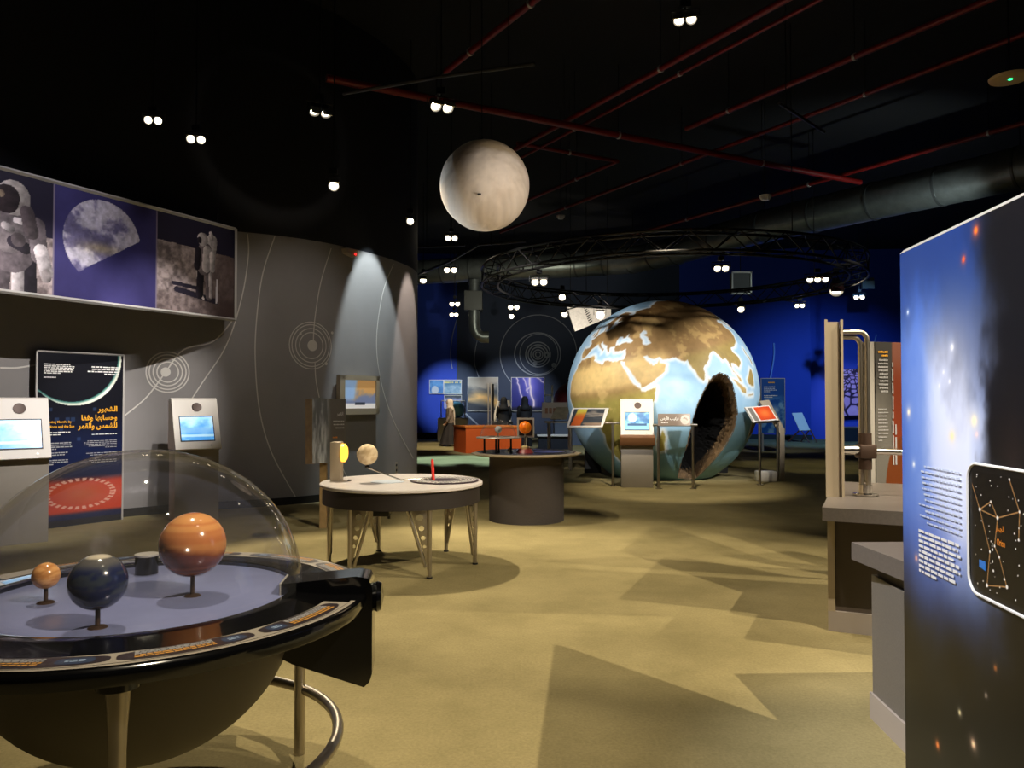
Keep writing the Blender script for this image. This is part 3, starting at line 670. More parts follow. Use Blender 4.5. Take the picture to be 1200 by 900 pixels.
# black projector fin standing through the rim
fa = math.radians(6); fu = Vector((math.cos(fa), math.sin(fa), 0)); fn_ = Vector((-fu.y, fu.x, 0)); fo = DT + fn_ * -.06
fin = obj('projector_fin', MB().prism([fo + fu * r + Vector((0, 0, z)) for r, z in ((.515, .872), (.79, .894), (.835, .886), (.85, .85), (.85, .53), (.84, .50), (.82, .482), (.56, .575), (.515, .60))], fn_ * .15), gloss_black, t, world=True, label='tall black projector fin cutting through the rim')
obj('fin_trim', MB().tube([fo + fu * .515 + Vector((0, 0, .60)), fo + fu * .513 + Vector((0, 0, .872)), fo + fu * .513 + fn_ * .15 + Vector((0, 0, .872))], .004, 6), silver, fin, world=True)
obj('fin_knob', MB().lathe([(0, -.01), (.05, 0), (.058, .02), (.05, .035), (0, .045)], (0, 0, 0), 24, M=Matrix.Translation(fo + fu * .845 + fn_ * .075 + Vector((0, 0, .80))) @ Matrix.Rotation(fa, 4, 'Z') @ Matrix.Rotation(PI / 2, 4, 'Y')), gloss_black, fin, world=True)
gloss_attr = attr_mat('planet_gloss', .16, spec=.6)
for nm, px, py, Y, r, kd, lb in (('planet_ball', 226, 638, 2.847, .117, 'banded', 'big orange and brown ball'), ('planet_ball', 115, 682, 2.45, .087, 'blue', 'dark blue ball with a pale cap'), ('planet_ball', 54, 674.5, 2.75, .046, 'tan', 'small tan ball')):
    c = PT(px, py, Y); p = ball(nm, c, r, planet_cols(kd), t, gloss_attr); p['label'] = lb
    obj('stalk', MB().cyl((c.x, c.y, .832), (c.x, c.y, c.z - r * .97), .0075, n=10).lathe([(0, .832), (.03, .832), (.025, .837), (.008, .84)], (c.x, c.y, 0), 16), dark_lens, p, world=True)
c = PT(172, 652, 3.22)
p = obj('lamp_turret', MB().lathe([(0, .832), (.045, .832), (.045, .905), (0, .905)], (c.x, c.y, 0), 32), gloss_black, t, world=True)
obj('turret_lid', MB().lathe([(0, .905), (.047, .905), (.047, .913), (0, .913)], (c.x, c.y, 0), 32), silver, p, world=True)

# ------------------------------------------------------------------ moon orbit table
OT = Vector((-1.05, 7.36, 0))
t = thing('moon_orbit_table', 'round grey-topped table with dark skirt, small moon on an arm and red rod', 'exhibit table', OT)
obj('tabletop', MB().lathe([(0, .75), (.755, .75), (.768, .757), (.768, .778), (.76, .785), (0, .785)], OT, 80), grey_top, t, world=True)
obj('skirt', MB().lathe([(.70, .75), (.742, .75), (.742, .60), (.70, .60)], OT, 80).lathe([(0, .745), (.70, .745)], OT, 80).lathe([(0, .605), (.70, .605)], OT, 80), dark_skirt, t, world=True)
obj('cable_box', MB().box(OT + Vector((-.16, -.66, .545)), OT + Vector((-.02, -.52, .603)), bev=.008).cyl(OT + Vector((-.03, -.6, .52)), OT + Vector((-.03, -.6, .56)), .012, n=8), black, t, world=True)
for k in range(6):
    a = math.radians(-62 + 60 * k); rd = Vector((math.cos(a), math.sin(a), 0)); tg = Vector((-rd.y, rd.x, 0)) * (-1 if k in (0, 1, 2) else 1)
    f = OT + rd * .70
    leg = obj('leg', MB().tube([f + Vector((0, 0, .012)), f + Vector((0, 0, .605))], [.019, .023], 14), steel, t, world=True)
    q = f + tg * .03 - rd * .02; obj('brace', MB().tube([q + Vector((0, 0, .10)), f + tg * .18 - rd * .07 + Vector((0, 0, .605))], .015, 10), steel, leg, world=True)
    rb = MB(); fz = Vector((0, 0, 1)); ed = []
    def loop_(P_):
        vv = [rb.bm.verts.new(p) for p in P_]; return [rb.bm.edges.new((vv[i], vv[(i + 1) % len(vv)])) for i in range(len(vv))]
    ed += loop_([f + fz * .12 + tg * .02, f + tg * .155 - rd * .05 + fz * .6, f + tg * .01 + fz * .6])
    for z, R_ in ((.28, .016), (.355, .02), (.44, .024), (.535, .029)):
        c = f + tg * (.018 + (z - .12) * .16) - rd * (.05 * (z - .12)) + fz * z
        ed += loop_([c + ((tg - rd * .35).normalized() * math.cos(x) + fz * math.sin(x)) * R_ for x in [i * PI / 7 for i in range(14)]])
    bmesh.ops.triangle_fill(rb.bm, edges=ed, use_beauty=True)
    bmesh.ops.solidify(rb.bm, geom=rb.bm.faces[:], thickness=.006)
    obj('pierced_web', rb, steel, leg, world=True)
    obj('foot', MB().lathe([(0, 0), (.026, 0), (.026, .014), (0, .014)], f, 14), black, leg, world=True)
cc = PZ(521, 563, .79); cc = Vector((cc.x, cc.y, 0))
d = obj('star_dial', MB().lathe([(0, .785), (.325, .785), (.325, .797), (0, .797)], cc, 64), mat('dial_plum', (44, 30, 40), .35), t, world=True, label='dark plum printed disc')
b = MB(); rs = random.Random(3)
for r_ in (.29, .26, .23, .20, .15):
    a = 0
    while a < 6.2:
        da = rs.uniform(.06, .16) * .25 / r_; q = [(r_, a), (r_ + .014, a), (r_ + .014, a + da), (r_, a + da)]
        b.bm.faces.new([b.bm.verts.new(cc + Vector((x * math.cos(y), x * math.sin(y), .7985))) for x, y in q]); a += da + .05
obj('dial_text', b, white_txt, d, world=True)
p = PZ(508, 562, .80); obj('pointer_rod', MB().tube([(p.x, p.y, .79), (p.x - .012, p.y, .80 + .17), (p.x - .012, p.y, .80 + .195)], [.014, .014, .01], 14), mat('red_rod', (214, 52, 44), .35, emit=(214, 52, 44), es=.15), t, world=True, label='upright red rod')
obj('dial_image', MB().lathe([(0, .786), (.16, .786), (.16, .788), (0, .788)], PZ(470, 568, 0.786) * Vector((1, 1, 0)) if False else Vector((-1.18, 7.3, 0)), 40), mat('pale_blue_dial', (176, 186, 200), .4), t, world=True)
# little moon on a bent arm
mcn = PT(430.5, 532.5, 7.25)
piv = PZ(470, 564, .80)
arm = obj('swing_arm', MB().tube([(mcn.x, mcn.y, mcn.z - .11), (mcn.x + .01, mcn.y, mcn.z - .125), (piv.x, piv.y, .81), (cc.x - .1, cc.y, .815)], .008, 8).box((mcn.x - .02, mcn.y - .012, mcn.z - .125), (mcn.x + .02, mcn.y + .012, mcn.z - .105)), chrome, t, world=True)
def half(W):
    n = fbm(W[:, 0] * 3 + 5, W[:, 2] * 3 + 5, 6)
    return mixc(np.broadcast_to(np.array([232, 212, 178.]), (len(W), 3)), np.array([205, 178, 140.]), ss(.4, .7, n)) 
ball('small_moon', mcn, .098, half, arm, attr_mat('moon_paint'), 40)['label'] = 'small cream moon ball'
obj('stem', MB().cyl((mcn.x, mcn.y, mcn.z - .125), (mcn.x, mcn.y, mcn.z - .09), .012, n=10), chrome, arm, world=True)
# sun lamp tower
lp = PZ(397, 563, .785)
tw = obj('lamp_tower', MB().box((lp.x - .075, lp.y - .05, .785), (lp.x + .025, lp.y + .09, 1.155), bev=.006), beige_metal, t, world=True)
obj('sun_lamp', MB().lathe([(.0, 0), (.088, .004), (.088, .03), (.06, .05), (0, .055)], (0, 0, 0), 28, M=Matrix.Translation(Vector((lp.x + .025, lp.y + .015, 1.05))) @ Matrix.Rotation(PI / 2, 4, 'Y')), mat('amber_lamp', (240, 180, 50), .3, emit=(255, 186, 60), es=2.2), tw, world=True, label='glowing amber lamp')
obj('button', MB().lathe([(0, .785), (.02, .785), (.016, .797), (0, .797)], (lp.x + .11, lp.y - .03, 0), 16), black, t, world=True)

# ------------------------------------------------------------------ drum table with planetary model
DR = Vector((.19, 10.1, 0))
t = thing('planetary_drum_table', 'dark carpeted drum table with many-sided top and orange sun ball', 'exhibit table', DR)
obj('drum', MB().lathe([(0, 0), (.49, 0), (.49, .85), (0, .85)], DR, 64), mat('drum_carpet', (66, 60, 58), .95, noise=.35, nscale=160, bump=.3), t, world=True)
obj('tabletop', MB().lathe([(0, .85), (.70, .85), (.725, .862), (.725, .872), (.66, .884), (0, .884)], DR, 14), beige_metal, t, world=True, ang=20)
obj('chart', MB().lathe([(0, .884), (.655, .884), (.655, .887), (0, .887)], DR, 14), mat('chart_navy', (34, 36, 56), .25, noise=.5, nscale=5), t, world=True)
obj('chart_picture', MB().lathe([(0, .887), (.2, .887), (.2, .889), (0, .889)], DR + Vector((.3, .0, 0)), 40), mat('chart_blue', (80, 90, 170), .3, noise=.4, nscale=9), t, world=True)  # blue picture disc on the navy chart
dc = PZ(584, 513, 1.085); dc = Vector((dc.x, 9.98, 0)); dc.x = PT(584, 513, 9.98).x
pf = obj('dome_platform', MB().lathe([(0, 1.07), (.285, 1.07), (.29, 1.078), (.285, 1.086), (0, 1.086)], dc, 40), silver, t, world=True)
for a in (200, 262, 330, 90):
    q = dc + Vector((.19 * math.cos(math.radians(a)), .19 * math.sin(math.radians(a)), 0))
    obj('post', MB().cyl(q + Vector((0, 0, .884)), q + Vector((0, 0, 1.07)), .013, n=10).lathe([(0, .887), (.022, .887), (.022, .9), (0, .9)], q, 12), black, pf, world=True)
obj('dome_cover', MB().lathe([(.235 * math.cos(k * PI / 40), 1.087 + .225 * math.sin(k * PI / 40)) for k in range(21)], dc, 48), acrylic, pf, world=True)
b = ball('planet_ball', dc + Vector((.0, -.05, 1.185)), .047, lambda W: np.broadcast_to(np.array([196, 202, 210.]), W.shape), pf, gloss_attr, 32)
obj('planet_stem', MB().cyl(dc + Vector((0, -.05, 1.086)), dc + Vector((0, -.05, 1.14)), .008, n=8).box(dc + Vector((-.12, -.1, 1.086)), dc + Vector((-.04, 0, 1.10))).box(dc + Vector((.06, 0, 1.086)), dc + Vector((.16, .05, 1.095))), steel, pf, world=True)
sc_ = PT(615.3, 501, 9.9)
sb = obj('sun_base', MB().lathe([(0, .887), (.115, .887), (.085, .935), (0, .935)], (sc_.x, sc_.y, 0), 32), mat('red_base', (150, 60, 62), .4), t, world=True)
obj('collar', MB().lathe([(0, .935), (.06, .935), (.06, .965), (.03, .975), (0, .975)], (sc_.x, sc_.y, 0), 24), mat('cream_plastic', (226, 206, 150), .4), sb, world=True)
obj('sun_post', MB().cyl((sc_.x, sc_.y, .97), (sc_.x, sc_.y, sc_.z - .07), .012, n=10).cyl((sc_.x + .03, sc_.y, .97), (sc_.x + .03, sc_.y, sc_.z - .12), .008, n=8), chrome, sb, world=True)
def sunc(W): return mixc(np.broadcast_to(np.array([244, 130, 24.]), (len(W), 3)), np.array([226, 96, 10.]), ss(.4, .7, fbm(W[:, 0] * 4 + 7, W[:, 2] * 4 + 7, 3)))
ball('sun_ball', sc_, .082, sunc, sb, attr_mat('sun_paint', .4, emit=.15), 40)['label'] = 'bright orange ball'
fr = PT(616, 501, 10.25)
obj('mirror_frame', MB().box((fr.x - .115, 10.24, fr.z - .13), (fr.x + .115, 10.27, fr.z + .13)).box((fr.x - .02, 10.24, .884), (fr.x + .02, 10.27, fr.z - .12)), silver, t, world=True)
obj('mirror_panel', MB().box((fr.x - .09, 10.232, fr.z - .105), (fr.x + .09, 10.242, fr.z + .105)), mat('mirror_dark', (60, 44, 40), .15, .4), t, world=True)
q = PZ(597, 528, .89); obj('star_pointer', MB().lathe([(0, .887), (.06, .887), (.02, .9), (.012, .93), (0, .93)], (q.x, q.y, 0), 8), mat('yellow_plastic', (216, 186, 70), .4), t, world=True)

# ------------------------------------------------------------------ the long moon banner
BA, BB = Vector((-3.93, 10.86, 0)), Vector((-5.96, 6.74, 0)); BU = (BA - BB); BL = BU.length; BUn = BU.normalized()
BZ0, BZ1 = 2.70, 3.99; BN = BUn.cross(Vector((0, 0, 1)))
t = thing('moon_photo_banner', 'long framed board of moon and astronaut pictures high on the curved wall', 'banner', (BB.x, BB.y, BZ0))
obj('backing_board', MB().prism([BB + Vector((0, 0, BZ0)), BA + Vector((0, 0, BZ0)), BA + Vector((0, 0, BZ1)), BB + Vector((0, 0, BZ1))], -BN * .06), mat('board_dark', (40, 38, 40), .6), t, world=True)
def xb(px):      # distance along the banner of an image column
    d = ray(px, 300); k = (d.y * BB.x - d.x * BB.y) / (d.x * BUn.y - d.y * BUn.x); return k / BL
S0, S1 = xb(62), xb(183)
def astronaut(u, v, cx, s, big):
    """a plain suited figure: returns mask-colour layers; s = height of the figure in v units, cx in u units (aspect corrected)"""
    asp = BL / (BZ1 - BZ0); X = (u - cx) * asp / s; Y = v / s
    return X, Y
def banner(u, v):
    asp = BL / (BZ1 - BZ0); n = fbm(u * asp * 5 + 3, v * 5 + 3, 2); f = fbm(u * asp * 22 + 3, v * 22 + 3, 12)
    c = np.empty((len(u), 3)); navy = np.array([46, 42, 84.]); 
    c[:] = mixc(np.broadcast_to(navy, c.shape), np.array([62, 58, 112.]), n)
    # astronaut pictures: dark sky over grey ground
    for (a, b_, hz, sl) in ((-1, S0, .5, -.35), (S1, 2, .70, -.1)):
        m = (u > a) & (u < b_); sky = np.array([34, 30, 48.]); ground = mixc(np.broadcast_to(np.array([176, 160, 158.]), c.shape), np.array([92, 82, 82.]), ss(.3, .75, f * .6 + n * .4))
        if a > 0: ground = mixc(ground, np.array([70, 56, 54.]), ss(S1 + .10, 1.0, u) * .75 + ss(.25, .15, v) * .3)
        hh = hz + sl * (u - (a if a > 0 else S0)) * asp * .15 + (n - .5) * .04
        pic = np.where((v < hh)[:, None], ground, sky); c = np.where(m[:, None], pic, c)
    c = np.where(((np.abs(u - S0) < .0018) | (np.abs(u - S1) < .0018))[:, None], np.array([120, 110, 130.]), c)
    # half lit moon
    mx, my, mr_ = xb(121), .56, .385; X = (u - mx) * asp; Y = v - my; r = np.hypot(X, Y) / mr_
    a = math.radians(-58); L = -(X * math.cos(a) + Y * math.sin(a)) / mr_
    mc_ = mixc(np.broadcast_to(np.array([190, 184, 198.]), c.shape), np.array([104, 98, 132.]), ss(.42, .62, fbm(X * 6 + 20, Y * 6 + 20, 31)))
    mc_ = mixc(mc_, np.array([200, 180, 110.]), .5 * np.exp(-((X + .02) / .2) ** 2 - ((Y + .06) / .05) ** 2))
    mc_ = mc_ * (.75 + .45 * fbm(X * 30 + 20, Y * 30 + 20, 41))[:, None]
    c = np.where(((r < 1) & (L > -.34 + .05 * (f - .5)))[:, None], mc_, c)
    # lander legs and tools on the ground
    q = xb(222)
    for (x0, y0, x1, y1, wd, col) in ((-.16, .24, .35, .17, .03, (40, 36, 50)), (-.2, .30, .14, .28, .02, (40, 36, 50)), (.10, .30, .18, .18, .012, (210, 200, 200)), (.09, .45, .10, .28, .008, (190, 180, 180)), (.36, .40, .355, .16, .012, (205, 200, 205))):
        c = np.where((segdist((u - q) * asp, v, [(x0, y0), (x1, y1)], False) < wd)[:, None], np.array(col, float), c)
    # figures: torso, pack, limbs and helmet as rounded shapes
    def fig(cx, foot, s, parts):
        nonlocal c
        X = (u - cx) * asp / s; Y = (v - foot) / s
        for (x0, y0, x1, y1, r0, col) in parts:
            d = segdist(X, Y, [(x0, y0), (x1, y1)], False)
            sh = np.clip(.72 + .5 * (f - .35) + .22 * (-(X - (x0 + x1) / 2) / max(r0, .02)), .35, 1.15)
            c = np.where((d < r0)[:, None], np.array(col, float)[None] * sh[:, None], c)
    pale, mid, drk = (214, 204, 206), (128, 116, 122), (48, 42, 52)
    fig(xb(239), .20, .70, [(.10, .55, .14, .86, .105, pale), (-.08, .03, -.06, .42, .065, drk), (.10, .02, .08, .42, .065, mid), (.13, .02, .11, .42, .03, pale), (0, .45, .02, .70, .125, mid), (.04, .45, .06, .70, .08, pale), (-.13, .44, -.11, .68, .055, drk), (.16, .44, .15, .66, .05, pale), (-.03, .86, -.03, .86, .10, pale), (-.09, .85, -.085, .83, .04, drk), (.12, .98, .15, .90, .03, pale)])
    fig(xb(12), -.06, 1.0, [(-.12, -.05, -.10, .38, .11, mid), (.13, -.05, .11, .38, .10, drk), (.06, .02, .06, .36, .05, pale), (0, .42, .0, .66, .20, mid), (-.02, .50, -.02, .66, .12, (158, 146, 150)), (.02, .48, .12, .44, .05, drk), (.24, .40, .21, .64, .075, mid), (.30, .26, .25, .44, .06, pale), (.30, .22, .30, .25, .045, (170, 160, 160)), (-.22, .40, -.20, .64, .075, mid), (.02, .85, .02, .83, .135, (226, 214, 208)), (-.03, .84, -.04, .80, .10, (70, 58, 62)), (-.08, .86, -.08, .85, .025, (200, 176, 150)), (.04, .66, .17, .65, .025, pale), (-.05, .60, .0, .58, .03, pale), (.06, .50, .06, .50, .06, (96, 86, 90)), (.13, .74, .17, .58, .06, (104, 92, 96))])
    return c
picture('photo_print', BB + Vector((0, 0, BZ0)), BU, Vector((0, 0, BZ1 - BZ0)), banner, 520, 150, t, attr_mat('banner_print', .55, spec=.2))
fb = MB()
for a, b_ in (((BB, BZ0), (BA, BZ0)), ((BB, BZ1), (BA, BZ1)), ((BB, BZ0), (BB, BZ1)), ((BA, BZ0), (BA, BZ1))):
    fb.tube([a[0] + Vector((0, 0, a[1])) + BN * .006, b_[0] + Vector((0, 0, b_[1])) + BN * .006], .024, 4)
obj('frame', fb, silver, t, world=True)
for k in (.25, .93):
    p = BB + BU * k; obj('hanger', MB().cyl(p + Vector((0, 0, BZ1)), p + Vector((0, 0, 7.7)), .004, n=6), rod_mat, t, world=True)

# ------------------------------------------------------------------ months poster
PA, PB = Vector((-5.72, 9.24, 0)), Vector((-5.11, 10.1, 0)); PU = PB - PA; PW = PU.length; PUn = PU.normalized(); Z0, Z1 = .08, 2.15; Zv = Vector((0, 0, 1)); PN = PUn.cross(Zv)
t = thing('months_poster', 'tall navy poster with a crescent moon and yellow Arabic heading by the curved wall', 'poster', (PA.x, PA.y, 0))
obj('backing_board', MB().prism([PA, PB, PB + Zv * Z1, PA + Zv * Z1], -PN * .05), mat('board_black', (18, 18, 22), .5), t, world=True)
def poster(u, v):
    X = u * 1.06; Y = v * 2.07; n = fbm(X * 5 + 2, Y * 5 + 2, 4); c = mixc(np.broadcast_to(np.array([16, 17, 26.]), (len(u), 3)), np.array([20, 30, 66.]), ss(1.5, .8, Y))
    cx, cy, R_ = .44, 2.0, .585
    o_ = np.hypot(X - cx, Y - cy) < R_; i_ = np.hypot(X - cx + .032, Y - cy - .034) < R_ - .012; d_ = np.hypot(X - cx + .032, Y - cy - .034) - (R_ - .012)
    cc_ = mixc(np.broadcast_to(np.array([52, 110, 104.]), c.shape), np.array([226, 232, 214.]), ss(.0, .035, d_)); c = np.where((o_ & ~i_)[:, None], cc_ * (.85 + .3 * n)[:, None], c)
    for (a, b_) in ((.06, .66), (.12, .66), (.06, .60), (.19, .60), (.31, .60), (.37, .60), (.24, .545), (.5, .60), (.62, .66), (.44, .48), (.08, .54)):
        m = (np.abs(u - a - .03) < .022) & (np.abs(v - b_) < .011); c = np.where(m[:, None], c * .6 + np.array([30, 44, 66.]) * .9, c)
    red = mixc(np.broadcast_to(np.array([196, 62, 34.]), c.shape), np.array([186, 92, 60.]), np.exp(-((u - .5) / .3) ** 2 - ((v - .15) / .07) ** 2))
    m = ss(.265, .21, v) * ss(.02, .05, v); c = mixc(c, red, m)
    a = np.arctan2((v - .15) / .085, (u - .5) / .38); r = np.hypot((v - .15) / .085, (u - .5) / .38); k = np.abs((a * 30 / 2 / PI) % 1 - .5)
    return mixc(c, np.array([236, 190, 170.]), ((np.abs(r - 1) < .09) & (k > .22)) * .8)
picture('poster_print', PA + Zv * Z0, PU, Zv * (Z1 - Z0), poster, 150, 290, t, attr_mat('poster_print', .4, spec=.3))
fb = MB()
for a, b_ in (((PA, 0), (PA, Z1)), ((PB, 0), (PB, Z1)), ((PA, Z1), (PB, Z1))): fb.tube([a[0] + Zv * a[1], b_[0] + Zv * b_[1]], .014, 4)
obj('frame', fb, silver, t, world=True)
def pp(u, v): return PA + PU * u + Zv * (Z0 + v * (Z1 - Z0)) + PN * .004
lettering('heading_text', shape_arabic('الشهور'), pp(.92, .635), PU, Zv, .25, .09, yellow_txt, t, .03, True)
lettering('heading_text', shape_arabic('وحسابها وفقا'), pp(.92, .583), PU, Zv, .45, .09, yellow_txt, t, .03, True)
lettering('heading_text', shape_arabic('للشمس والقمر'), pp(.92, .532), PU, Zv, .49, .095, yellow_txt, t, .03, True)
lettering('heading_text', 'Counting Months by', pp(.07, .575), PU, Zv, .33, .04, yellow_txt, t, .02)
lettering('heading_text', 'the Moon and the Sun', pp(.07, .55), PU, Zv, .36, .036, yellow_txt, t, .02)
textlines('small_text', pp(.07, .87), PU, Zv, .36, .13, 6, white_txt, t, 1, fill=.7); textlines('small_text', pp(.07, .845), PU, Zv, .18, .025, 1, white_txt, t, 2)
textlines('small_text', pp(.54, .87), PU, Zv, .42, .12, 4, white_txt, t, 3, True, fill=.55)
for k, (v, n) in enumerate(((.505, 2), (.42, 4), (.385, 2), (.33, 3))): textlines('small_text', pp(.07, v), PU, Zv, .34, .022 * n + .01, n, white_txt if k == 0 else grey_txt, t, 5 + k)
for k, (v, n) in enumerate(((.50, 1), (.42, 5), (.375, 2), (.33, 2))): textlines('small_text', pp(.52, v), PU, Zv, .42, .02 * n + .008, n, grey_txt if k else white_txt, t, 15 + k, True, fill=.4)

# ------------------------------------------------------------------ touch-screen kiosks
def kiosk(loc, yaw, w_, label, seed, ledge=False):
    t = thing('information_kiosk', label, 'kiosk', loc, yaw, 'touch-screen kiosks')
    h = w_ / 2
    obj('body', MB().box((-h + .01, -.12, 0), (h - .01, .2, .93), bev=.006), kiosk_grey, t)
    hd = obj('head', MB().prism([(-h, y, z) for y, z in ((-.20, .93), (.06, 1.57), (.10, 1.59), (.22, 1.56), (.22, .92), (-.18, .92))], (w_, 0, 0)), kiosk_face, t)
    up = Vector((0, .26, .64)).normalized(); O = Vector((0, -.20, .93)); L = math.hypot(.26, .64); U = Vector((1, 0, 0)); nn = U.cross(up)
    def q(x, s): return O + U * x + up * (s * L)
    b = MB(); sw = w_ * .355
    b.prism([q(-sw - .012, .15), q(sw + .012, .15), q(sw + .012, .66), q(-sw - .012, .66)], nn * .004); obj('screen_bezel', b, black, hd)
    def scr(u, v):
        n = fbm(u * 3 + seed, v * 3 + seed, seed); c = mixc(np.broadcast_to(np.array([70, 150, 214.]), (len(u), 3)), np.array([176, 218, 238.]), ss(.3, .75, n * .6 + .4 * v if not ledge else n))
        if ledge:
            c = mixc(np.broadcast_to(np.array([40, 96, 150.]), (len(u), 3)), np.array([130, 190, 224.]), ss(.3, .7, n)); d = np.hypot((u - .3) * 1.3, v - .68); c = mixc(c, np.array([180, 214, 232.]), (d < .26) * .75)
            c = np.where((v < .34)[:, None], np.array([122, 186, 222.]), c); return np.where(((v > .2) & (v < .34) & (np.abs(u - .5) < .42))[:, None], np.array([30, 70, 110.]), c)
        c = mixc(c, np.array([120, 172, 222.]), (np.abs(v - .42) < .12) * .6); return mixc(c, np.array([220, 236, 244.]), (np.abs(v - .2) < .05) * .6)
    s = picture('screen', q(-sw, .17), U * (2 * sw), up * (.47 * L), scr, 40, 30, None, attr_mat('screen_glow', .25, emit=.85), off=.007); s.parent = hd
    b = MB(); cc = q(.02, .84); b.lathe([(0, .0), (.06, .0), (.062, .008), (.045, .006), (0, .003)], (0, 0, 0), 28, M=Matrix.Translation(cc) @ nn.to_track_quat('Z', 'Y').to_matrix().to_4x4())
    obj('speaker_disc', b, dark_lens, hd)
    obj('button', MB().lathe([(0, 0), (.012, 0), (.012, .008), (0, .008)], (0, 0, 0), 12, M=Matrix.Translation(q(sw * .8, .07)) @ nn.to_track_quat('Z', 'Y').to_matrix().to_4x4()), silver, hd)
    if ledge: obj('ledge', MB().prism([(-h - .02, y, z) for y, z in ((-.27, .90), (-.19, .95), (-.12, .95), (-.12, .74), (-.22, .76), (-.26, .82))], (w_ + .03, 0, 0)), bronze, t, label='bronze ledge under the screen')
    return t
kiosk((-5.42, 8.42, 0), math.radians(40), .60, 'pale kiosk with blue screen at the poster edge, beside the clear dome', 3)
kiosk((-4.17, 10.12, 0), math.radians(36), .57, 'pale kiosk with blue screen against the grey wall below painted circles', 5)
kiosk((2.26, 13.93, 0), math.radians(-6), .585, 'cream kiosk with bronze ledge standing before the Earth globe', 8, True)

# ------------------------------------------------------------------ nebula board
NA = Vector((1.668, 3.28, 0)); NU = Vector((-.10, -.995, 0)).normalized(); NL = 1.75; NZ = 2.18; NN = NU.cross(Zv)
def nb(px, py):
    d = ray(px, py); k = (d.y * NA.x - d.x * NA.y) / (d.x * NU.y - d.y * NU.x); p = NA + NU * k; return k, H + d.z * p.y / d.y
t = thing('nebula_board', 'tall board printed with a blue nebula and an Orion star chart beside the counters', 'display board', NA)
obj('backing_board', MB().prism([NA, NA + NU * NL, NA + NU * NL + Zv * NZ, NA + Zv * NZ], -NN * .035), mat('board_black'), t, world=True)
BOX = [nb(*p) for p in ((1137, 560), (1145, 541.5), (1200, 553), (1200, 729), (1150, 697), (1138, 680))]
def nebula(u, v):
    X = u * NL; Z = v * NZ; n = fbm(X * 2.2 + 4, Z * 1.6 + 4, 3); n2 = fbm(X * 6 + 4, Z * 3.5 + 4, 9)
    c = mixc(np.broadcast_to(np.array([11, 11, 13.]), (len(u), 3)), np.array([26, 34, 40.]), ss(.45, .8, n) * .6)
    w_ = ss(.88, .56, X + (n - .5) * .5 + (n2 - .5) * .22 + .10 * ss(1.9, 2.15, Z)); lo = ss(.55, 1.15, Z + (n - .5) * .35); blue = np.array([40, 82, 176.])
    c = mixc(c, blue, w_ * lo * ss(.05, .3, 2.45 - Z + .2 * n))
    core = np.exp(-((X - .45 + .06 * (Z - 1.4) + (n2 - .5) * .16) / .34) ** 2 - ((Z - 1.40) / .52) ** 4) * (.72 + .75 * n2)
    c = mixc(c, np.array([224, 230, 252.]), np.clip(core, 0, 1))
    c = mixc(c, np.array([112, 146, 222.]), np.clip(np.exp(-((X - .14) / .14) ** 2 - ((Z - 1.45) / .5) ** 2), 0, 1) * .75)
    c = mixc(c, np.array([60, 84, 170.]), .55 * np.exp(-((X - .3) / .22) ** 2 - ((Z - .98) / .16) ** 2))
    c = mixc(c, np.array([10, 9, 11.]), ss(.68, .84, X + (n2 - .5) * .34 + (n - .5) * .25) * ss(.3, 1, Z) * .95); c = mixc(c, np.array([14, 16, 30.]), ss(1.75, 2.15, Z + (n2 - .5) * .5 + X * .5) * .4)
    c = mixc(c, np.array([58, 40, 34.]), .6 * np.exp(-((X - .86) / .1) ** 2 - ((Z - 1.3) / .25) ** 2) * n2)
    for px, py, r, col in ((1145, 270, .012, (255, 110, 50)), (1130.5, 304, .009, (240, 90, 50)), (1117, 407, .010, (250, 250, 255)), (1114, 447, .007, (240, 240, 255)), (1107, 436, .006, (240, 240, 255)), (1143, 493, .018, (255, 240, 210)), (1117, 511, .016, (255, 236, 200)), (1066, 483, .012, (255, 236, 220)), (1065, 366, .006, (230, 240, 255)), (1102, 452, .005, (240, 240, 255)), (1146, 509, .007, (255, 220, 220)), (1075, 654, .009, (240, 170, 150)), (1072, 544, .008, (255, 255, 255)), (1100, 873, .012, (220, 120, 60)), (1142, 872, .014, (235, 190, 150)), (1126, 835, .008, (220, 200, 150)), (1168, 783, .008, (150, 90, 50)), (1157, 815, .006, (160, 140, 120))):
        k, z = nb(px, py); d = np.hypot(X - k, Z - z); c = mixc(c, np.array(col, float), np.exp(-(d / r) ** 2) + .35 * np.exp(-(d / (2.6 * r)) ** 2))
    return c
picture('nebula_print', NA, NU * NL, Zv * NZ, nebula, 260, 330, t, attr_mat('nebula_print', .35, spec=.35))
fb = MB()
fb.tube([NA - NN * .012, NA - NN * .012 + Zv * NZ], .013, 4); fb.tube([NA - NN * .012 + Zv * NZ, NA - NN * .012 + NU * NL + Zv * NZ], .017, 4)
obj('frame', fb, silver, t, world=True)
def np_(k, z, e=.005): return NA + NU * k + Zv * z + NN * e
k0, za = nb(1141, 545); zb = nb(1141, 686)[1]; KW = .62
def rrect(x0, z0, x1, z1, r, n=8):
    out = []
    for cx, cz, a in ((x1 - r, z1 - r, 0), (x0 + r, z1 - r, 90), (x0 + r, z0 + r, 180), (x1 - r, z0 + r, 270)):
        out += [(cx + r * math.cos(math.radians(a + 90 * k / n)), cz + r * math.sin(math.radians(a + 90 * k / n))) for k in range(n + 1)]
    return out
zt, zbot = nb(1137, 545)[1] + .01, nb(1141, 692)[1]
ro = rrect(k0 - .02, zbot, k0 + KW, zt, .06)
ch = obj('star_chart', MB().prism([np_(k, z) for k, z in ro], NN * .004), mat('chart_black', (14, 12, 12), .4), t, world=True, label='black rounded star chart with a white outline')
obj('chart_outline', MB().tube([np_(k, z, .011) for k, z in ro], .0055, 6, closed=True), white_txt, ch, world=True)
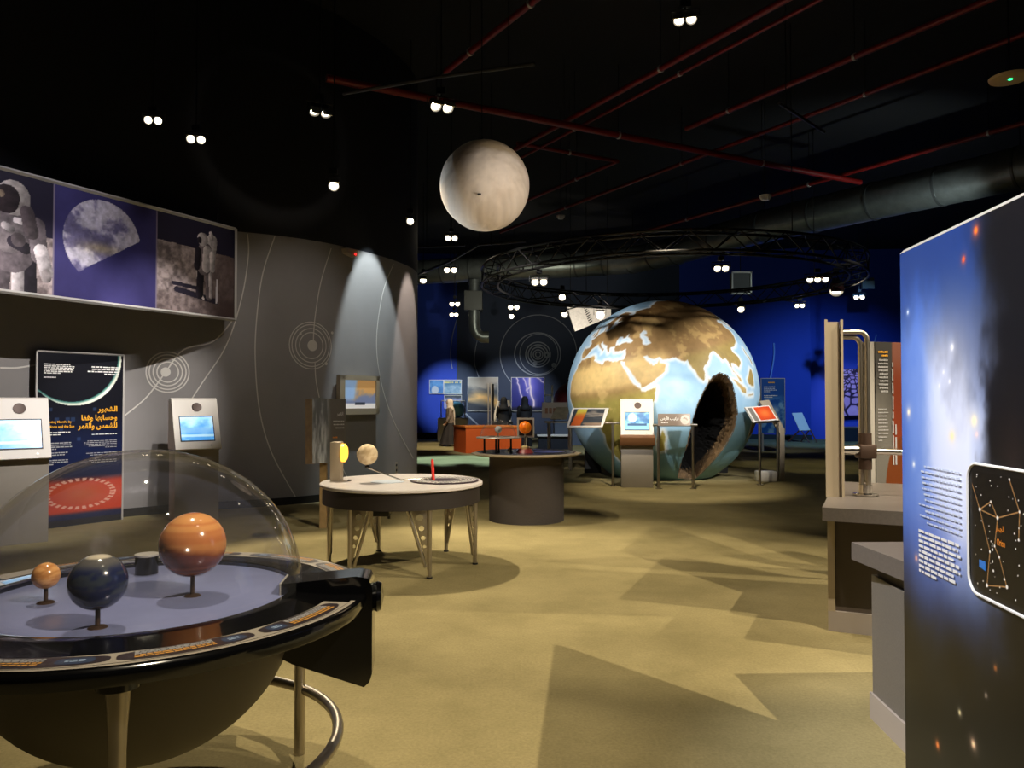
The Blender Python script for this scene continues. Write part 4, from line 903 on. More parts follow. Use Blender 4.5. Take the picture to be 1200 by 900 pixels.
ST = {'a': (1141, 561), 'b': (1152, 597), 'c': (1165, 588), 'd': (1173, 607), 'e': (1187, 562), 'f': (1199, 600), 'g': (1164, 646.5), 'h': (1167, 644), 'i': (1169.5, 640), 'j': (1160.5, 686), 'k': (1184, 688), 'l': (1175, 653), 'm': (1198, 633), 'n': (1168, 669), 'o': (1181, 679)}
rs = random.Random(11); SL = [(nb(*p), .0075 if k in 'bdkj' else .0052) for k, p in ST.items()] + [((k0 + rs.uniform(.02, KW - .04), rs.uniform(zbot + .03, zt - .03)), rs.uniform(.0018, .0034)) for _ in range(90)]
CW, CH_ = KW - .05, zt - zbot - .05
def chart(u, v):
    X = k0 + .01 + u * CW; Z = zbot + .025 + v * CH_; c = np.broadcast_to(np.array([14, 12, 12.]), (len(u), 3)).copy()
    for a, b_ in (('a', 'b'), ('b', 'c'), ('c', 'd'), ('b', 'd'), ('d', 'f'), ('e', 'f'), ('f', 'm'), ('b', 'g'), ('d', 'i'), ('g', 'j'), ('i', 'l'), ('l', 'k'), ('j', 'k')):
        c = mixc(c, np.array([158, 116, 70.]), ss(.0034, .0012, segdist(X, Z, [nb(*ST[a]), nb(*ST[b_])], False)))
    for (k, z), r in SL: c = mixc(c, np.array([238, 232, 222.]), ss(r * 1.2, r * .6, np.hypot(X - k, Z - z)))
    return c
picture('chart_print', np_(k0 + .01, zbot + .025, .0095), NU * CW, Zv * CH_, chart, 240, 240, ch, attr_mat('nebula_print'), off=.001)
k, z = nb(1172, 622); lettering('chart_name', shape_arabic('الجبار'), np_(k, z - .004, .006), NU, Zv, .05, .026, orange_txt, ch, .02)
k, z = nb(1173, 630); lettering('chart_name', 'Orion', np_(k, z - .024, .006), NU, Zv, .05, .022, orange_txt, ch, .02)
k, z = nb(1152, 660); obj('nebula_tag', MB().prism([np_(k + a, z + b_, .0105) for a, b_ in ((0, -.012), (.042, -.018), (.042, .012), (0, .012))], NN * .002), mat('tag_blue', (40, 110, 190), .5), ch, world=True)
k, z = nb(1078.5, 541); k1 = nb(1128, 541)[0]; z2 = nb(1078.5, 611)[1]
textlines('arabic_paragraph', np_(k, z2), NU, Zv, k1 - k, z - z2, 11, mat('pale_print', (196, 204, 222), .5), t, 4, True, fill=.34, words=(.04, .1))
z = nb(1079, 618)[1]; z2 = nb(1079, 670)[1]
textlines('english_paragraph', np_(k, z2), NU, Zv, k1 - k, z - z2, 9, white_txt, t, 6, fill=.6)

# ------------------------------------------------------------------ counters on the right
t = thing('near_counter', 'grey cabinet counter with slab top and pale plinth behind the nebula board', 'counter', (1.75, 3.79, 0))
cu_ = Vector((-.06, -.998, 0)); cn_ = Vector((.998, -.06, 0)); co_ = Vector((1.765, 3.79, 0))
def cbox(b, a0, a1, d0, d1, z0, z1):
    b.prism([co_ + cu_ * a + cn_ * d + Vector((0, 0, z0)) for a, d in ((a0, d0), (a1, d0), (a1, d1), (a0, d1))], (0, 0, z1 - z0)); return b
obj('cabinet', cbox(MB(), .0, 2.2, .0, .75, .12, .70), grey_lam, t, world=True)
obj('plinth', cbox(MB(), -.01, 2.2, -.012, .75, 0, .125), mat('plinth_pale', (160, 150, 142), .5), t, world=True)
obj('shadow_gap', cbox(MB(), .02, 2.2, .02, .75, .70, .765), mat('gap_dark', (74, 66, 60), .6), t, world=True)
obj('worktop', MB().prism([(1.685, 3.83, .765), (1.712, 3.27, .765), (1.70, 1.6, .765), (2.5, 1.6, .765), (2.56, 3.86, .765)], (0, 0, .085)), slab_mat, t, world=True)
CQ = Vector((1.99, 4.93, 0))
t = thing('far_counter', 'dark-sided counter with grey slab carrying a steel swing frame', 'counter', (2.16, 5.25, 0))
QF, QG = Vector((.905, -.425, 0)), Vector((.425, .905, 0)); QA = Vector((1.985, 4.93, 0)); QC = Vector((2.135, 5.22, 0))
def qbox(o, f0, f1, g0, g1, z0, z1): return MB().prism([o + QF * a + QG * d + Zv * z0 for a, d in ((f0, g0), (f1, g0), (f1, g1), (f0, g1))], (0, 0, z1 - z0))
obj('worktop', qbox(QA, 0, 1.1, 0, 1.78, .785, .87), slab_mat, t, world=True)
obj('cabinet', qbox(QC, .045, 1.0, .03, 1.4, .13, .785), mat('cabinet_brown', (78, 68, 60), .55), t, world=True)
obj('plinth', qbox(QC, 0, 1.0, 0, 1.4, 0, .135), mat('plinth_pale'), t, world=True)
obj('end_panel', qbox(QC, 0, .045, 0, 1.42, .135, .785), beige_metal, t, world=True)
FD = Vector((.379, .925, 0))
def fin_plate(x0, x1, y0, L, z1): 
    p = Vector((x0, y0, .87)); q = Vector((x1, y0, .87)); return [p, q, q + FD * L, p + FD * L], (0, 0, z1 - .87)
fb_ = MB()
for x0, x1, y0, L, z1 in ((2.222, 2.243, 5.45, 1.16, 2.13), (2.241, 2.337, 5.475, 1.10, 2.115), (2.335, 2.354, 5.45, 1.16, 2.13)): fb_.prism(*fin_plate(x0, x1, y0, L, z1))
obj('side_fin', fb_, beige_metal, t, world=True, label='tall deep beige metal upright seen almost edge-on')
pl = MB()
for k in range(40): pl.prism([Vector((2.354, 5.47, .90 + k * .03)), Vector((2.362, 5.47, .90 + k * .03)), Vector((2.362, 5.47, .90 + k * .03)) + FD * .9, Vector((2.354, 5.47, .90 + k * .03)) + FD * .9], (0, 0, .016))
obj('ribbed_strip', pl, dark_lens, t, world=True)
def P5(px, py, Y=5.52): return PT(px, py, Y)
fr = MB(); a = P5(986, 389); b_ = P5(1016, 389)
for dx, dz, dy in ((0, 0, 0), (-.035, -.035, .03)):
    pts = [a + Vector((-.02, dy, dz))] + [Vector((b_.x + dx - .06 + .06 * math.sin(k * PI / 12), b_.y + dy, b_.z + dz - .06 + .06 * math.cos(k * PI / 12))) for k in range(7)] + [Vector((b_.x + dx, b_.y + dy, .88))]
    fr.tube(pts, .018, 12)
obj('tube_frame', fr, steel, t, world=True, label='bent steel tube frame')
obj('flange', MB().lathe([(0, .875), (.085, .875), (.085, .885), (.045, .892), (.045, .95), (0, .95)], (b_.x - .015, b_.y + .015, 0), 28), chrome, t, world=True)
hz = P5(1010, 529).z
cl = obj('clamp', MB().lathe([(0, -.13), (.045, -.13), (.045, .13), (0, .13)], (b_.x - .015, b_.y + .015, hz), 24).box((b_.x - .075, b_.y - .045, hz - .05), (b_.x + .045, b_.y + .06, hz + .05), bev=.01), dark_lens, t, world=True, label='dark brass clamp')
obj('handle_bar', MB().tube([(b_.x - .24, b_.y, hz + .01), (b_.x - .225, b_.y, hz + .01), (b_.x - .07, b_.y, hz + .01)], [.02, .034, .034], 18).cyl((b_.x + .04, b_.y, hz), (b_.x + .42, b_.y - .03, hz - .01), .022, n=16), chrome, t, world=True)
# text panel behind the frame
t = thing('text_panel', 'slim grey and orange text panel behind the steel swing frame', 'text panel', (3.05, 6.6, 0))
TA = PT(1026, 500, 6.6); TA.z = 0; TB = PT(1078, 500, 6.75); TB.z = 0; TU = TB - TA; TZ0, TZ1 = .55, 2.06
obj('post', MB().box((TA.x - .075, 6.6, 0), (TA.x - .005, 6.66, TZ1)), silver, t, world=True)
obj('backing_board', MB().prism([TA + Zv * 0, TB + Zv * 0, TB + Zv * TZ1, TA + Zv * TZ1], (0, .03, 0)), black, t, world=True)
def tpan(u, v):
    n = fbm(u * 3 + 2, v * 6 + 2, 5); c = mixc(np.broadcast_to(np.array([104, 101, 96.]), (len(u), 3)), np.array([58, 56, 54.]), ss(.35, .95, v + (n - .5) * .4))
    c = mixc(c, np.array([124, 52, 28.]), ss(.36, .40, u) * ss(.30, .36, v)); c = mixc(c, np.array([130, 90, 78.]), ss(.36, .40, u) * ss(.75, .95, v) * .7)
    d = np.hypot((u - .62) / .42, (v - .12) / .34); return mixc(c, np.array([104, 52, 20.]), ss(1.02, .98, d))
picture('panel_print', TA + Zv * TZ0, TU, Zv * (TZ1 - TZ0), tpan, 60, 90, t)
textlines('small_text', TA + TU * .05 + Zv * 1.62 - Vector((0, .004, 0)), TU, Zv, .11, .30, 10, grey_txt, t, 4, True); textlines('small_text', TA + TU * .05 + Zv * 1.93 - Vector((0, .004, 0)), TU, Zv, .11, .06, 2, yellow_txt, t, 5, True)
textlines('small_text', TA + TU * .05 + Zv * 1.2 - Vector((0, .004, 0)), TU, Zv, .11, .30, 10, grey_txt, t, 7, fill=.35)
textlines('side_text', TA + TU * .47 + Zv * 1.0 - Vector((0, .004, 0)), Zv, -TU, .98, .06, 2, grey_txt, t, 9)

# ------------------------------------------------------------------ stands round the globe
def slab4(b, pts, th):
    """board from four corner points (ccw seen from the front), thickness th to the back"""
    n = (pts[1] - pts[0]).cross(pts[3] - pts[0]).normalized(); b.prism(pts, -n * th); return b
def post(b, x, y, z, r=.024):
    b.cyl((x, y, .0), (x, y, z), r, n=14).lathe([(0, 0), (.06, 0), (.06, .012), (0, .018)], (x, y, 0), 18); return b
t = thing('reading_stand', 'slanted picture panel in white frame on a thin steel post beside the globe', 'sign stand', (1.84, 14.05, 0))
obj('post', post(MB(), 1.84, 14.05, 1.16), steel, t, world=True)
obj('cross_bar', MB().cyl((1.05, 14.05, 1.15), (1.96, 14.05, 1.15), .022, n=12), steel, t, world=True)
q = [PT(664, 500.5, 13.85), PT(706, 500.5, 13.85), PT(714, 478, 14.18), PT(671, 478, 14.18)]
bd = obj('panel', slab4(MB(), q, .03), white, t, world=True)
def rpan(u, v):
    n = fbm(u * 4 + 2, v * 4 + 2, 3); s_ = fbm(u * 1.5 + 3, v * 14 + 3, 8); c = mixc(np.broadcast_to(np.array([52, 58, 66.]), (len(u), 3)), np.array([140, 130, 118.]), ss(.45, .7, s_) * ss(.35, .45, u))
    k = np.abs(u - .24 - .10 * (v - .5)); o = ss(.17, .14, k); c = mixc(c, mixc(np.broadcast_to(np.array([196, 92, 36.]), c.shape), np.array([206, 190, 74.]), ss(.5, .85, v + (n - .5) * .3)), o)
    return mixc(c, np.array([150, 120, 96.]), ss(.25, .1, v) * ss(.4, .5, u) * .8)
e1, e2 = q[1] - q[0], q[3] - q[0]
picture('panel_print', q[0] + e1 * .06 + e2 * .07, e1 * .88, e2 * .86, rpan, 60, 40, bd)
t = thing('sign_stand', 'low brown sign with Arabic title on two steel posts before the globe cave', 'sign stand', (2.93, 13.62, 0))
for px in (771.5, 812): x = PT(px, 500, 13.62).x; obj('post', post(MB(), x, 13.62, 1.13), steel, t, world=True)
xa, xb_ = PT(765, 500, 13.62).x, PT(817, 500, 13.62).x; obj('cross_bar', MB().cyl((xa, 13.62, 1.125), (xb_, 13.62, 1.125), .022, n=12), steel, t, world=True)
q = [PT(771, 499, 13.58), PT(809, 499, 13.58), PT(809, 485, 13.66), PT(771, 485, 13.66)]; e1, e2 = q[1] - q[0], q[3] - q[0]
bd = obj('panel', slab4(MB(), q, .02), mat('sign_brown'), t, world=True) if 'sign_brown' in MATS else obj('panel', slab4(MB(), q, .02), mat('sign_brown', (128, 116, 108), .4), t, world=True)
picture('panel_print', q[0], e1, e2, lambda u, v: mixc(mixc(np.broadcast_to(np.array([128, 112, 100.]), (len(u), 3)), np.array([196, 180, 170.]), ss(.5, 1, u)), np.array([234, 222, 214.]), ((np.abs(np.hypot((u - .84) * 2.7, v - .5) - .3) < .09) | ((np.hypot((u - .84) * 2.7, v - .5) < .3) & (fbm(u * 20, v * 8, 3) > .55))) * .85), 60, 30, bd)
lettering('sign_title', shape_arabic('تركيب الأرض'), q[0] + e1 * .08 + e2 * .42, e1, e2, e1.length * .56, e2.length * .36, white_txt, bd, .03)
textlines('small_text', q[0] + e1 * .1 + e2 * .18, e1, e2, e1.length * .5, e2.length * .16, 1, white_txt, bd, 3)
t = thing('tilted_reading_desk', 'tilted orange reading panel on twin posts with a tall beige side board', 'sign stand', (4.72, 14.25, 0))
obj('post', post(MB(), PT(890, 500, 14.25).x, 14.25, 1.13), steel, t, world=True); obj('post', post(MB(), PT(911, 500, 14.9).x, 14.9, 1.13), steel, t, world=True)
pa, pb = PT(887, 495, 14.2), PT(913, 493.5, 15.0); obj('cross_bar', MB().cyl(pa, pb, .024, n=12), steel, t, world=True)
q = [PT(884, 495, 14.22), PT(912, 492, 14.82), PT(901, 475, 14.95), PT(873, 477, 14.33)]; e1, e2 = q[1] - q[0], q[3] - q[0]
bd = obj('panel', slab4(MB(), q, .03), white, t, world=True)
picture('panel_print', q[0] + e1 * .30 + e2 * .08, e1 * .64, e2 * .84, lambda u, v: mixc(np.broadcast_to(np.array([206, 62, 24.]), (len(u), 3)), np.array([240, 130, 60.]), np.exp(-((u - .5) / .35) ** 2 - ((v - .5) / .3) ** 2) * .8 + .2 * fbm(u * 5, v * 5, 2)), 30, 24, bd)
picture('side_print', q[0] + e1 * .06 + e2 * .08, e1 * .17, e2 * .84, lambda u, v: np.broadcast_to(np.array([120, 116, 108.]), (len(u), 3)), 4, 6, bd)
obj('side_board', MB().prism([PT(x, y, 14.97) for x, y in ((914, 563.5), (919.5, 563.5), (919.5, 503), (901, 468.5), (890, 470), (896, 480), (914, 508))], (.0, .06, 0)), beige_metal, t, world=True)
obj('foot_block', MB().box((4.72, 14.75, 0), (5.08, 15.0, .2), bev=.02), white, t, world=True)
gl = bpy.data.objects['earth_globe']
for x, y in ((1.75, 16.7), (4.48, 16.7), (3.1, 17.3)): obj('cradle_foot', MB().prism([(x - .17, y - .12, 0), (x + .17, y - .12, 0), (x + .17, y + .12, 0), (x - .17, y + .12, 0)], (0, 0, .48 if y < 17 else .35)), black, gl, world=True)

# ------------------------------------------------------------------ far exhibits
t = thing('reading_table', 'grey steel table with slanted panels between drum table and globe', 'table', (1.05, 17.4, 0))
obj('tabletop', MB().box((.74, 17.2, 1.06), (1.40, 17.7, 1.09)), steel, t, world=True)
for x in (.84, 1.32):
    for y in (17.25, 17.65): obj('leg', MB().cyl((x, y, 0), (x, y, 1.06), .03, n=12), steel, t, world=True)
q = [PT(645, 491, 17.3), PT(664, 491, 17.3), PT(668, 477, 17.6), PT(652, 477, 17.6)]; obj('slanted_panel', slab4(MB(), q, .02), mat('panel_olive', (96, 92, 78), .5, noise=.3, nscale=6), t, world=True)
q = [PT(635, 490, 17.66), PT(665, 490, 17.66), PT(665, 471.5, 17.66), PT(635, 471.5, 17.66)]; bp_ = obj('back_panel', slab4(MB(), q, .03), mat('panel_grey', (132, 128, 124), .5), t, world=True)
for k in range(3): o0 = q[0] + (q[1] - q[0]) * (.12 + .16 * k) + (q[3] - q[0]) * .3; picture('small_photo', o0, (q[1] - q[0]) * .11, (q[3] - q[0]) * .34, lambda u, v: mixc(np.broadcast_to(np.array([70, 54, 46.]), (len(u), 3)), np.array([150, 110, 84.]), fbm(u * 4, v * 4, k)), 6, 8, bp_)
t = thing('low_bench', 'low navy bench with white top beyond the drum table', 'bench', (1.2, 24.8, 0)); obj('base', MB().box((.85, 24.6, 0), (1.8, 25.2, .42)), mat('bench_navy', (24, 28, 40), .6), t, world=True); obj('bench_top', MB().box((.82, 24.55, .42), (1.84, 25.25, .46)), white, t, world=True)
t = thing('orange_plinth', 'bright orange box plinth on the far floor', 'plinth', (-.6, 23.2, 0))
A_, B_, D_ = Vector((-1.37, 22.85, 0)), Vector((.28, 23.0, 0)), Vector((-1.80, 23.75, 0)); hz_ = .80; E_ = B_ + D_ - A_
obj('body', MB().prism([A_, B_, E_, D_], (0, 0, hz_ - .03)), mat('orange_paint', (222, 96, 34), .5), t, world=True)
obj('lid', MB().prism([p + Vector((0, 0, hz_ - .03)) for p in (A_ + Vector((-.02, -.03, 0)), B_ + Vector((.03, -.03, 0)), E_, D_ + Vector((-.03, .02, 0)))], (0, 0, .04)), mat('orange_lid', (236, 130, 46), .45), t, world=True)
def wallpic(name, label, x0, y0, x1, y1, Y, fn, nx, ny, fcol=silver, depth=.16, cat='picture', group=None):
    a, b_ = PT(x0, y1, Y), PT(x1, y0, Y); t = thing(name, label, cat, (a.x, Y, a.z), 0, group)
    obj('board', MB().box((a.x, Y, a.z), (b_.x, Y + depth, b_.z)), fcol, t, world=True)
    picture('print', (a.x + .02, Y, a.z + .02), (b_.x - a.x - .04, 0, 0), (0, 0, b_.z - a.z - .04), fn, nx, ny, t); return t
def storm(u, v):
    n = fbm(u * 3 + v * 2 + 3, v * 7 + 3, 4); c = mixc(np.broadcast_to(np.array([70, 76, 84.]), (len(u), 3)), np.array([180, 168, 152.]), ss(.62, .9, v + (n - .5) * .3 + .1 * (1 - u)))
    c = mixc(c, np.array([226, 176, 104.]), np.exp(-((v - .30 - .1 * np.sin(u * 4)) / .18) ** 2) * (.4 + .9 * n)); return mixc(c, np.array([40, 44, 54.]), ss(.22, .08, v + (u - .5) * .25))
wallpic('storm_picture', 'square picture of tan storm clouds on the far slate wall', 548, 442, 584, 482, 31.93, storm, 60, 60)
def bolt(u, v):
    c = mixc(np.broadcast_to(np.array([36, 40, 120.]), (len(u), 3)), np.array([104, 100, 216.]), np.exp(-((u - .6) / .35) ** 2) * ss(0, .8, v)); rs = random.Random(4)
    def path(x, y, x1, y1, n): return [(x + (x1 - x) * k / n + (rs.uniform(-.035, .035) if 0 < k < n else 0), y + (y1 - y) * k / n) for k in range(n + 1)]
    for p, wd in ((path(.56, 1, .68, .1, 9), .022), (path(.15, 1, .36, .35, 8), .010), (path(.36, .98, .50, .55, 6), .008), (path(.48, .62, .58, .75, 4), .008), (path(.78, 1, .98, .86, 4), .008)):
        d = segdist(u, v, p, False); c = mixc(c, np.array([244, 224, 240.]), np.clip(np.exp(-(d / wd) ** 2) + .4 * np.exp(-(d / (4 * wd)) ** 2), 0, 1))
    return mixc(c, np.array([26, 28, 58.]), ss(.16, .06, v))
wallpic('lightning_picture', 'violet lightning picture on the far slate wall', 599, 442, 638, 482, 31.93, bolt, 70, 70)
def planet_pic(u, v): n = fbm(u * 3, v * 3, 5); c = mixc(np.broadcast_to(np.array([110, 176, 226.]), (len(u), 3)), np.array([30, 84, 160.]), n); d = np.hypot((u - .4) * 1.2, v - .25); return mixc(c, np.array([190, 196, 206.]), ss(.34, .28, d))
wallpic('blue_planet_picture', 'small pale blue planet picture on the blue wall', 503, 445, 520, 461.5, 31.86, planet_pic, 30, 30, silver, .14)
wallpic('ice_picture', 'pale cloudy picture on the blue wall above the ball case', 520, 445, 541, 462, 31.86, lambda u, v: mixc(mixc(np.broadcast_to(np.array([60, 110, 150.]), (len(u), 3)), np.array([226, 236, 240.]), fbm(u * 4 + 2, v * 5 + 2, 8) * ss(.85, .4, v)), np.array([220, 206, 110.]), ((np.abs(v - .84) < .05) & (vnoise(u * 18, v * 0 + 2., 4) > .35)) * .9), 40, 30)
wallpic('dune_picture', 'lilac landscape picture beneath the pale cloudy picture', 520.5, 463, 541, 479, 31.86, lambda u, v: mixc(np.broadcast_to(np.array([150, 152, 196.]), (len(u), 3)), np.array([52, 60, 70.]), ss(.62, .9, v + .3 * (fbm(u * 4, v * 4, 2) - .5))), 30, 24)
t = thing('ball_case', 'pale blue ball in a thin steel frame on a white pedestal', 'display case', (-2.3, 29.6, 0))
xa, xb_ = PT(513, 500, 29.6).x, PT(548, 500, 29.6).x
obj('pedestal', MB().box((xa, 29.5, 0), (xb_, 30.3, .9), bev=.02), mat('pedestal_white', (222, 218, 212), .5), t, world=True)
fr = MB(); x0, x1 = PT(517, 480, 29.8).x, PT(545, 480, 29.8).x
for x in (x0, x1, x1 - .16): fr.cyl((x, 29.8, .9), (x, 29.8, 1.56), .022, n=8)
fr.cyl((x0, 29.8, 1.56), (x1, 29.8, 1.56), .022, n=8); obj('frame', fr, steel, t, world=True)
c = PT(535, 480, 29.9); obj('ball', MB().sphere(c, .325, 36, 24), mat('ball_blue', (122, 190, 220), .3), t, world=True); obj('ball_stem', MB().cyl((c.x, c.y, .9), (c.x, c.y, c.z - .31), .04, n=12), steel, t, world=True)
t = thing('measuring_tower', 'tall thin pair of pale rails with dark scale beyond the orange plinth', 'tower', (-.72, 24.7, 0))
for px in (572.3, 575.6): x = PT(px, 460, 24.7).x; obj('rail', MB().box((x - .022, 24.68, 0), (x + .022, 24.73, 2.13)), silver, t, world=True)
x = PT(577.8, 460, 24.7).x; obj('scale_strip', MB().box((x - .03, 24.69, .1), (x + .03, 24.72, 2.1)), black, t, world=True); obj('foot', MB().box((x - .3, 24.5, 0), (x + .2, 24.95, .06)), black, t, world=True)
t = thing('white_fin_stand', 'dark stand with two slanting white fins behind the visitors', 'exhibit stand', (-.3, 26.6, 0))
obj('base', MB().box((-.62, 26.4, 0), (.02, 26.9, .85)), black, t, world=True)
for a, b_ in (((580, 489), (584.5, 470)), ((597.5, 480), (596, 469))): p0, p1 = PT(*a, 26.6), PT(*b_, 26.6); obj('fin', MB().tube([Vector((p0.x, 26.6, .8)), p0, p1], [.05, .06, .05], 8), white, t, world=True)
t = thing('red_dome', 'dark red dome on a slate pedestal behind the globe edge', 'dome', (2.15, 27.5, 0))
obj('pedestal', MB().box((1.5, 27.0, 0), (2.8, 28, 1.5)), mat('slate_block', (96, 106, 124), .6), t, world=True)
obj('dome', MB().lathe([(.68 * math.cos(k * PI / 40), 1.5 + .72 * math.sin(k * PI / 40)) for k in range(21)] + [], (2.15, 27.5, 0), 40), mat('dome_red', (98, 22, 24), .5), t, world=True)
x = PT(647, 460, 27.2).x; obj('white_marker', MB().box((x - .03, 27.1, 1.5), (x + .03, 27.14, 2.1)).box((x - .28, 27.1, 1.74), (x, 27.13, 1.78)), white, t, world=True)
# right end
def bluep(u, v):
    n = fbm(u * 3 + 2, v * 6 + 2, 3); c = mixc(np.broadcast_to(np.array([28, 96, 190.]), (len(u), 3)), np.array([24, 76, 150.]), v); c = mixc(c, np.array([140, 190, 226.]), ss(.42, .62, n) * ss(.75, .5, v) * .9); return mixc(c, np.array([210, 226, 240.]), np.exp(-((u - .55) / .2) ** 2 - ((v - .42) / .09) ** 2) * .7)
t = wallpic('ocean_poster', 'tall blue poster with pale cloud print beyond the globe', 892, 443, 920, 508, 23.6, bluep, 40, 80, silver, .05, 'poster')
a, b_ = PT(892, 508, 23.6), PT(920, 443, 23.6)
for x in (a.x + .05, b_.x - .05): obj('leg', MB().box((x - .03, 23.61, 0), (x + .03, 23.65, a.z)), silver, t, world=True)
U_ = Vector((1, 0, 0)); O_ = Vector((a.x, 23.595, a.z)); W_, H_ = b_.x - a.x, b_.z - a.z
textlines('heading_text', O_ + U_ * W_ * .3 + Zv * H_ * .9, U_, Zv, W_ * .35, .07, 1, yellow_txt, t, 2); textlines('small_text', O_ + U_ * W_ * .12 + Zv * H_ * .74, U_, Zv, W_ * .55, .2, 4, mat('pale_print'), t, 3)
for k in range(1): textlines('small_text', O_ + U_ * W_ * .12 + Zv * H_ * .64, U_, Zv, W_ * .6, .1, 2, white_txt, t, 5)
def cracked(u, v):
    rs = np.random.RandomState(6); P = rs.rand(90, 2); d1 = np.full(u.shape, 9.); d2 = d1.copy()
    X = (u - .5) / (.25 + 1.0 * (1 - v) + .12); Y = 1.6 * np.log(1.2 - v + .08)
    pts = np.stack([rs.uniform(-1.5, 1.5, 260), rs.uniform(-3.6, .6, 260)], 1)
    for p in pts:
        d = np.hypot(X * 1.2 - p[0] * 1.2, Y - p[1]); m = d < d1; d2 = np.where(m, d1, np.minimum(d2, d)); d1 = np.where(m, d, d1)
    n = fbm(u * 8, v * 8, 4); c = mixc(np.broadcast_to(np.array([176, 158, 214.]), (len(u), 3)), np.array([146, 122, 186.]), n); return mixc(c, np.array([28, 20, 58.]), ss(.075, .03, d2 - d1))
wallpic('cracked_earth_picture', 'lilac cracked-earth picture on the vivid blue wall', 974, 432, 1014, 488, 30.75, cracked, 90, 110, black)
t = thing('slanted_easel', 'small white slanted board on crossed brown legs by the blue wall', 'easel', (10.9, 29, 0))
q = [PT(937, 504.5, 28.8), PT(949.5, 504, 28.8), PT(940, 483.5, 29.1), PT(928, 484, 29.1)]; obj('board', slab4(MB(), q, .03), white, t, world=True)
lg = mat('easel_brown', (92, 48, 30), .5)
for a, b_ in (((938, 503), (926, 518)), ((938, 503), (946, 519)), ((949, 503), (941, 518)), ((949, 503), (955, 518))):
    p0 = PT(*a, 28.85); p1 = PZ(b_[0], b_[1], .01); p1 = Vector((p0.x + (b_[0] - a[0]) / 900 * 28.9, 28.85 + (.25 if b_[0] < a[0] else -.2), 0)); obj('leg', MB().tube([p1, p0], .028, 8), lg, t, world=True)
t = thing('low_plinth', 'low dark plinth under the cracked-earth picture', 'plinth', (13.4, 29.9, 0)); obj('body', MB().box((12.6, 29.5, 0), (14.8, 30.2, .5)), mat('bench_navy'), t, world=True); obj('lid', MB().box((12.55, 29.45, .5), (14.85, 30.25, .55)), grey_lam, t, world=True)

# ------------------------------------------------------------------ things on the grey wall
P, n = onwall(417, 463); yaw = math.atan2(-n.x, n.y) + PI   # face along n
P = P + n * .02; Mx = Matrix.Translation(P); tU = Vector((-n.y, n.x, 0)) ; tU = tU if tU.x > 0 else -tU
t = thing('wall_monitor', 'beige framed wall screen showing an orange and blue planet picture', 'screen', P)
def wp(a, z, d=0): return P + tU * a + Zv * z + n * d
hw, hh = .46, .315
fr = MB(); fr.prism([wp(-hw, -hh), wp(hw, -hh), wp(hw, hh), wp(-hw, hh)], n * .05)
obj('case', fr, mat('frame_tan', (168, 154, 130), .45), t, world=True)
f2 = MB()
for a, b_ in (((-hw, -hh), (hw, -hh + .1)), ((-hw, hh - .075), (hw, hh)), ((-hw, -hh), (-hw + .11, hh)), ((hw - .075, -hh), (hw, hh))):
    f2.prism([wp(a[0], a[1], .05), wp(b_[0], a[1], .05), wp(b_[0], b_[1], .05), wp(a[0], b_[1], .05)], n * .03)
obj('frame', f2, mat('frame_tan'), t, world=True)
def wscr(u, v):
    k = fbm(u * 3 + 2, v * 3 + 2, 5); c = mixc(np.broadcast_to(np.array([196, 148, 88.]), (len(u), 3)), np.array([110, 120, 150.]), ss(.62, .45, k * .5 + v * .5)); c = mixc(c, np.array([140, 170, 206.]), ss(.42, .3, u - .1 * v + .1 * k) * ss(.2, .4, v)); c = mixc(c, np.array([216, 210, 206.]), ss(.2, .14, v)); return mixc(c, np.array([50, 54, 66.]), (np.abs(v - .17) < .05) * (np.abs(u - .5) < .16))
s = picture('screen', wp(-hw + .11, -hh + .1, .052), tU * (2 * hw - .185), Zv * (2 * hh - .175), wscr, 40, 30, t, attr_mat('screen_soft', .3, emit=.5))
P, n = onwall(407, 297.5); t = thing('emergency_light', 'white emergency light with red indicator high on the grey wall', 'emergency light', P)
tU = Vector((-n.y, n.x, 0)); tU = tU if tU.x > 0 else -tU
obj('housing', MB().prism([P + tU * a + Zv * z for a, z in ((-.13, .06), (.15, .06), (.15, 0), (.09, -.05), (-.11, -.01))], n * .12), mat('pale_plastic', (170, 158, 140), .5), t, world=True)
obj('indicator', MB().sphere(P + tU * .06 + n * .125 + Zv * -.01, .014, 12, 8), mat('red_led', (255, 30, 30), .4, emit=(255, 30, 30), es=6), t, world=True)
P, n = onwall(464, 548); t = thing('wall_socket', 'small white socket low on the wall by the curved end', 'socket', P)
b = MB(); tU = Vector((-n.y, n.x, 0))
obj('plate', MB().prism([P + tU * a + Zv * z for a, z in ((-.035, -.1), (.035, -.1), (.035, .1), (-.035, .1))], n * .01), mat('pale_plastic'), t, world=True)
for z in (-.045, .045): obj('outlet', MB().prism([P + n * .01 + tU * a + Zv * (z + c) for a, c in ((-.02, -.02), (.02, -.02), (.02, .02), (-.02, .02))], n * .004), black, t, world=True)
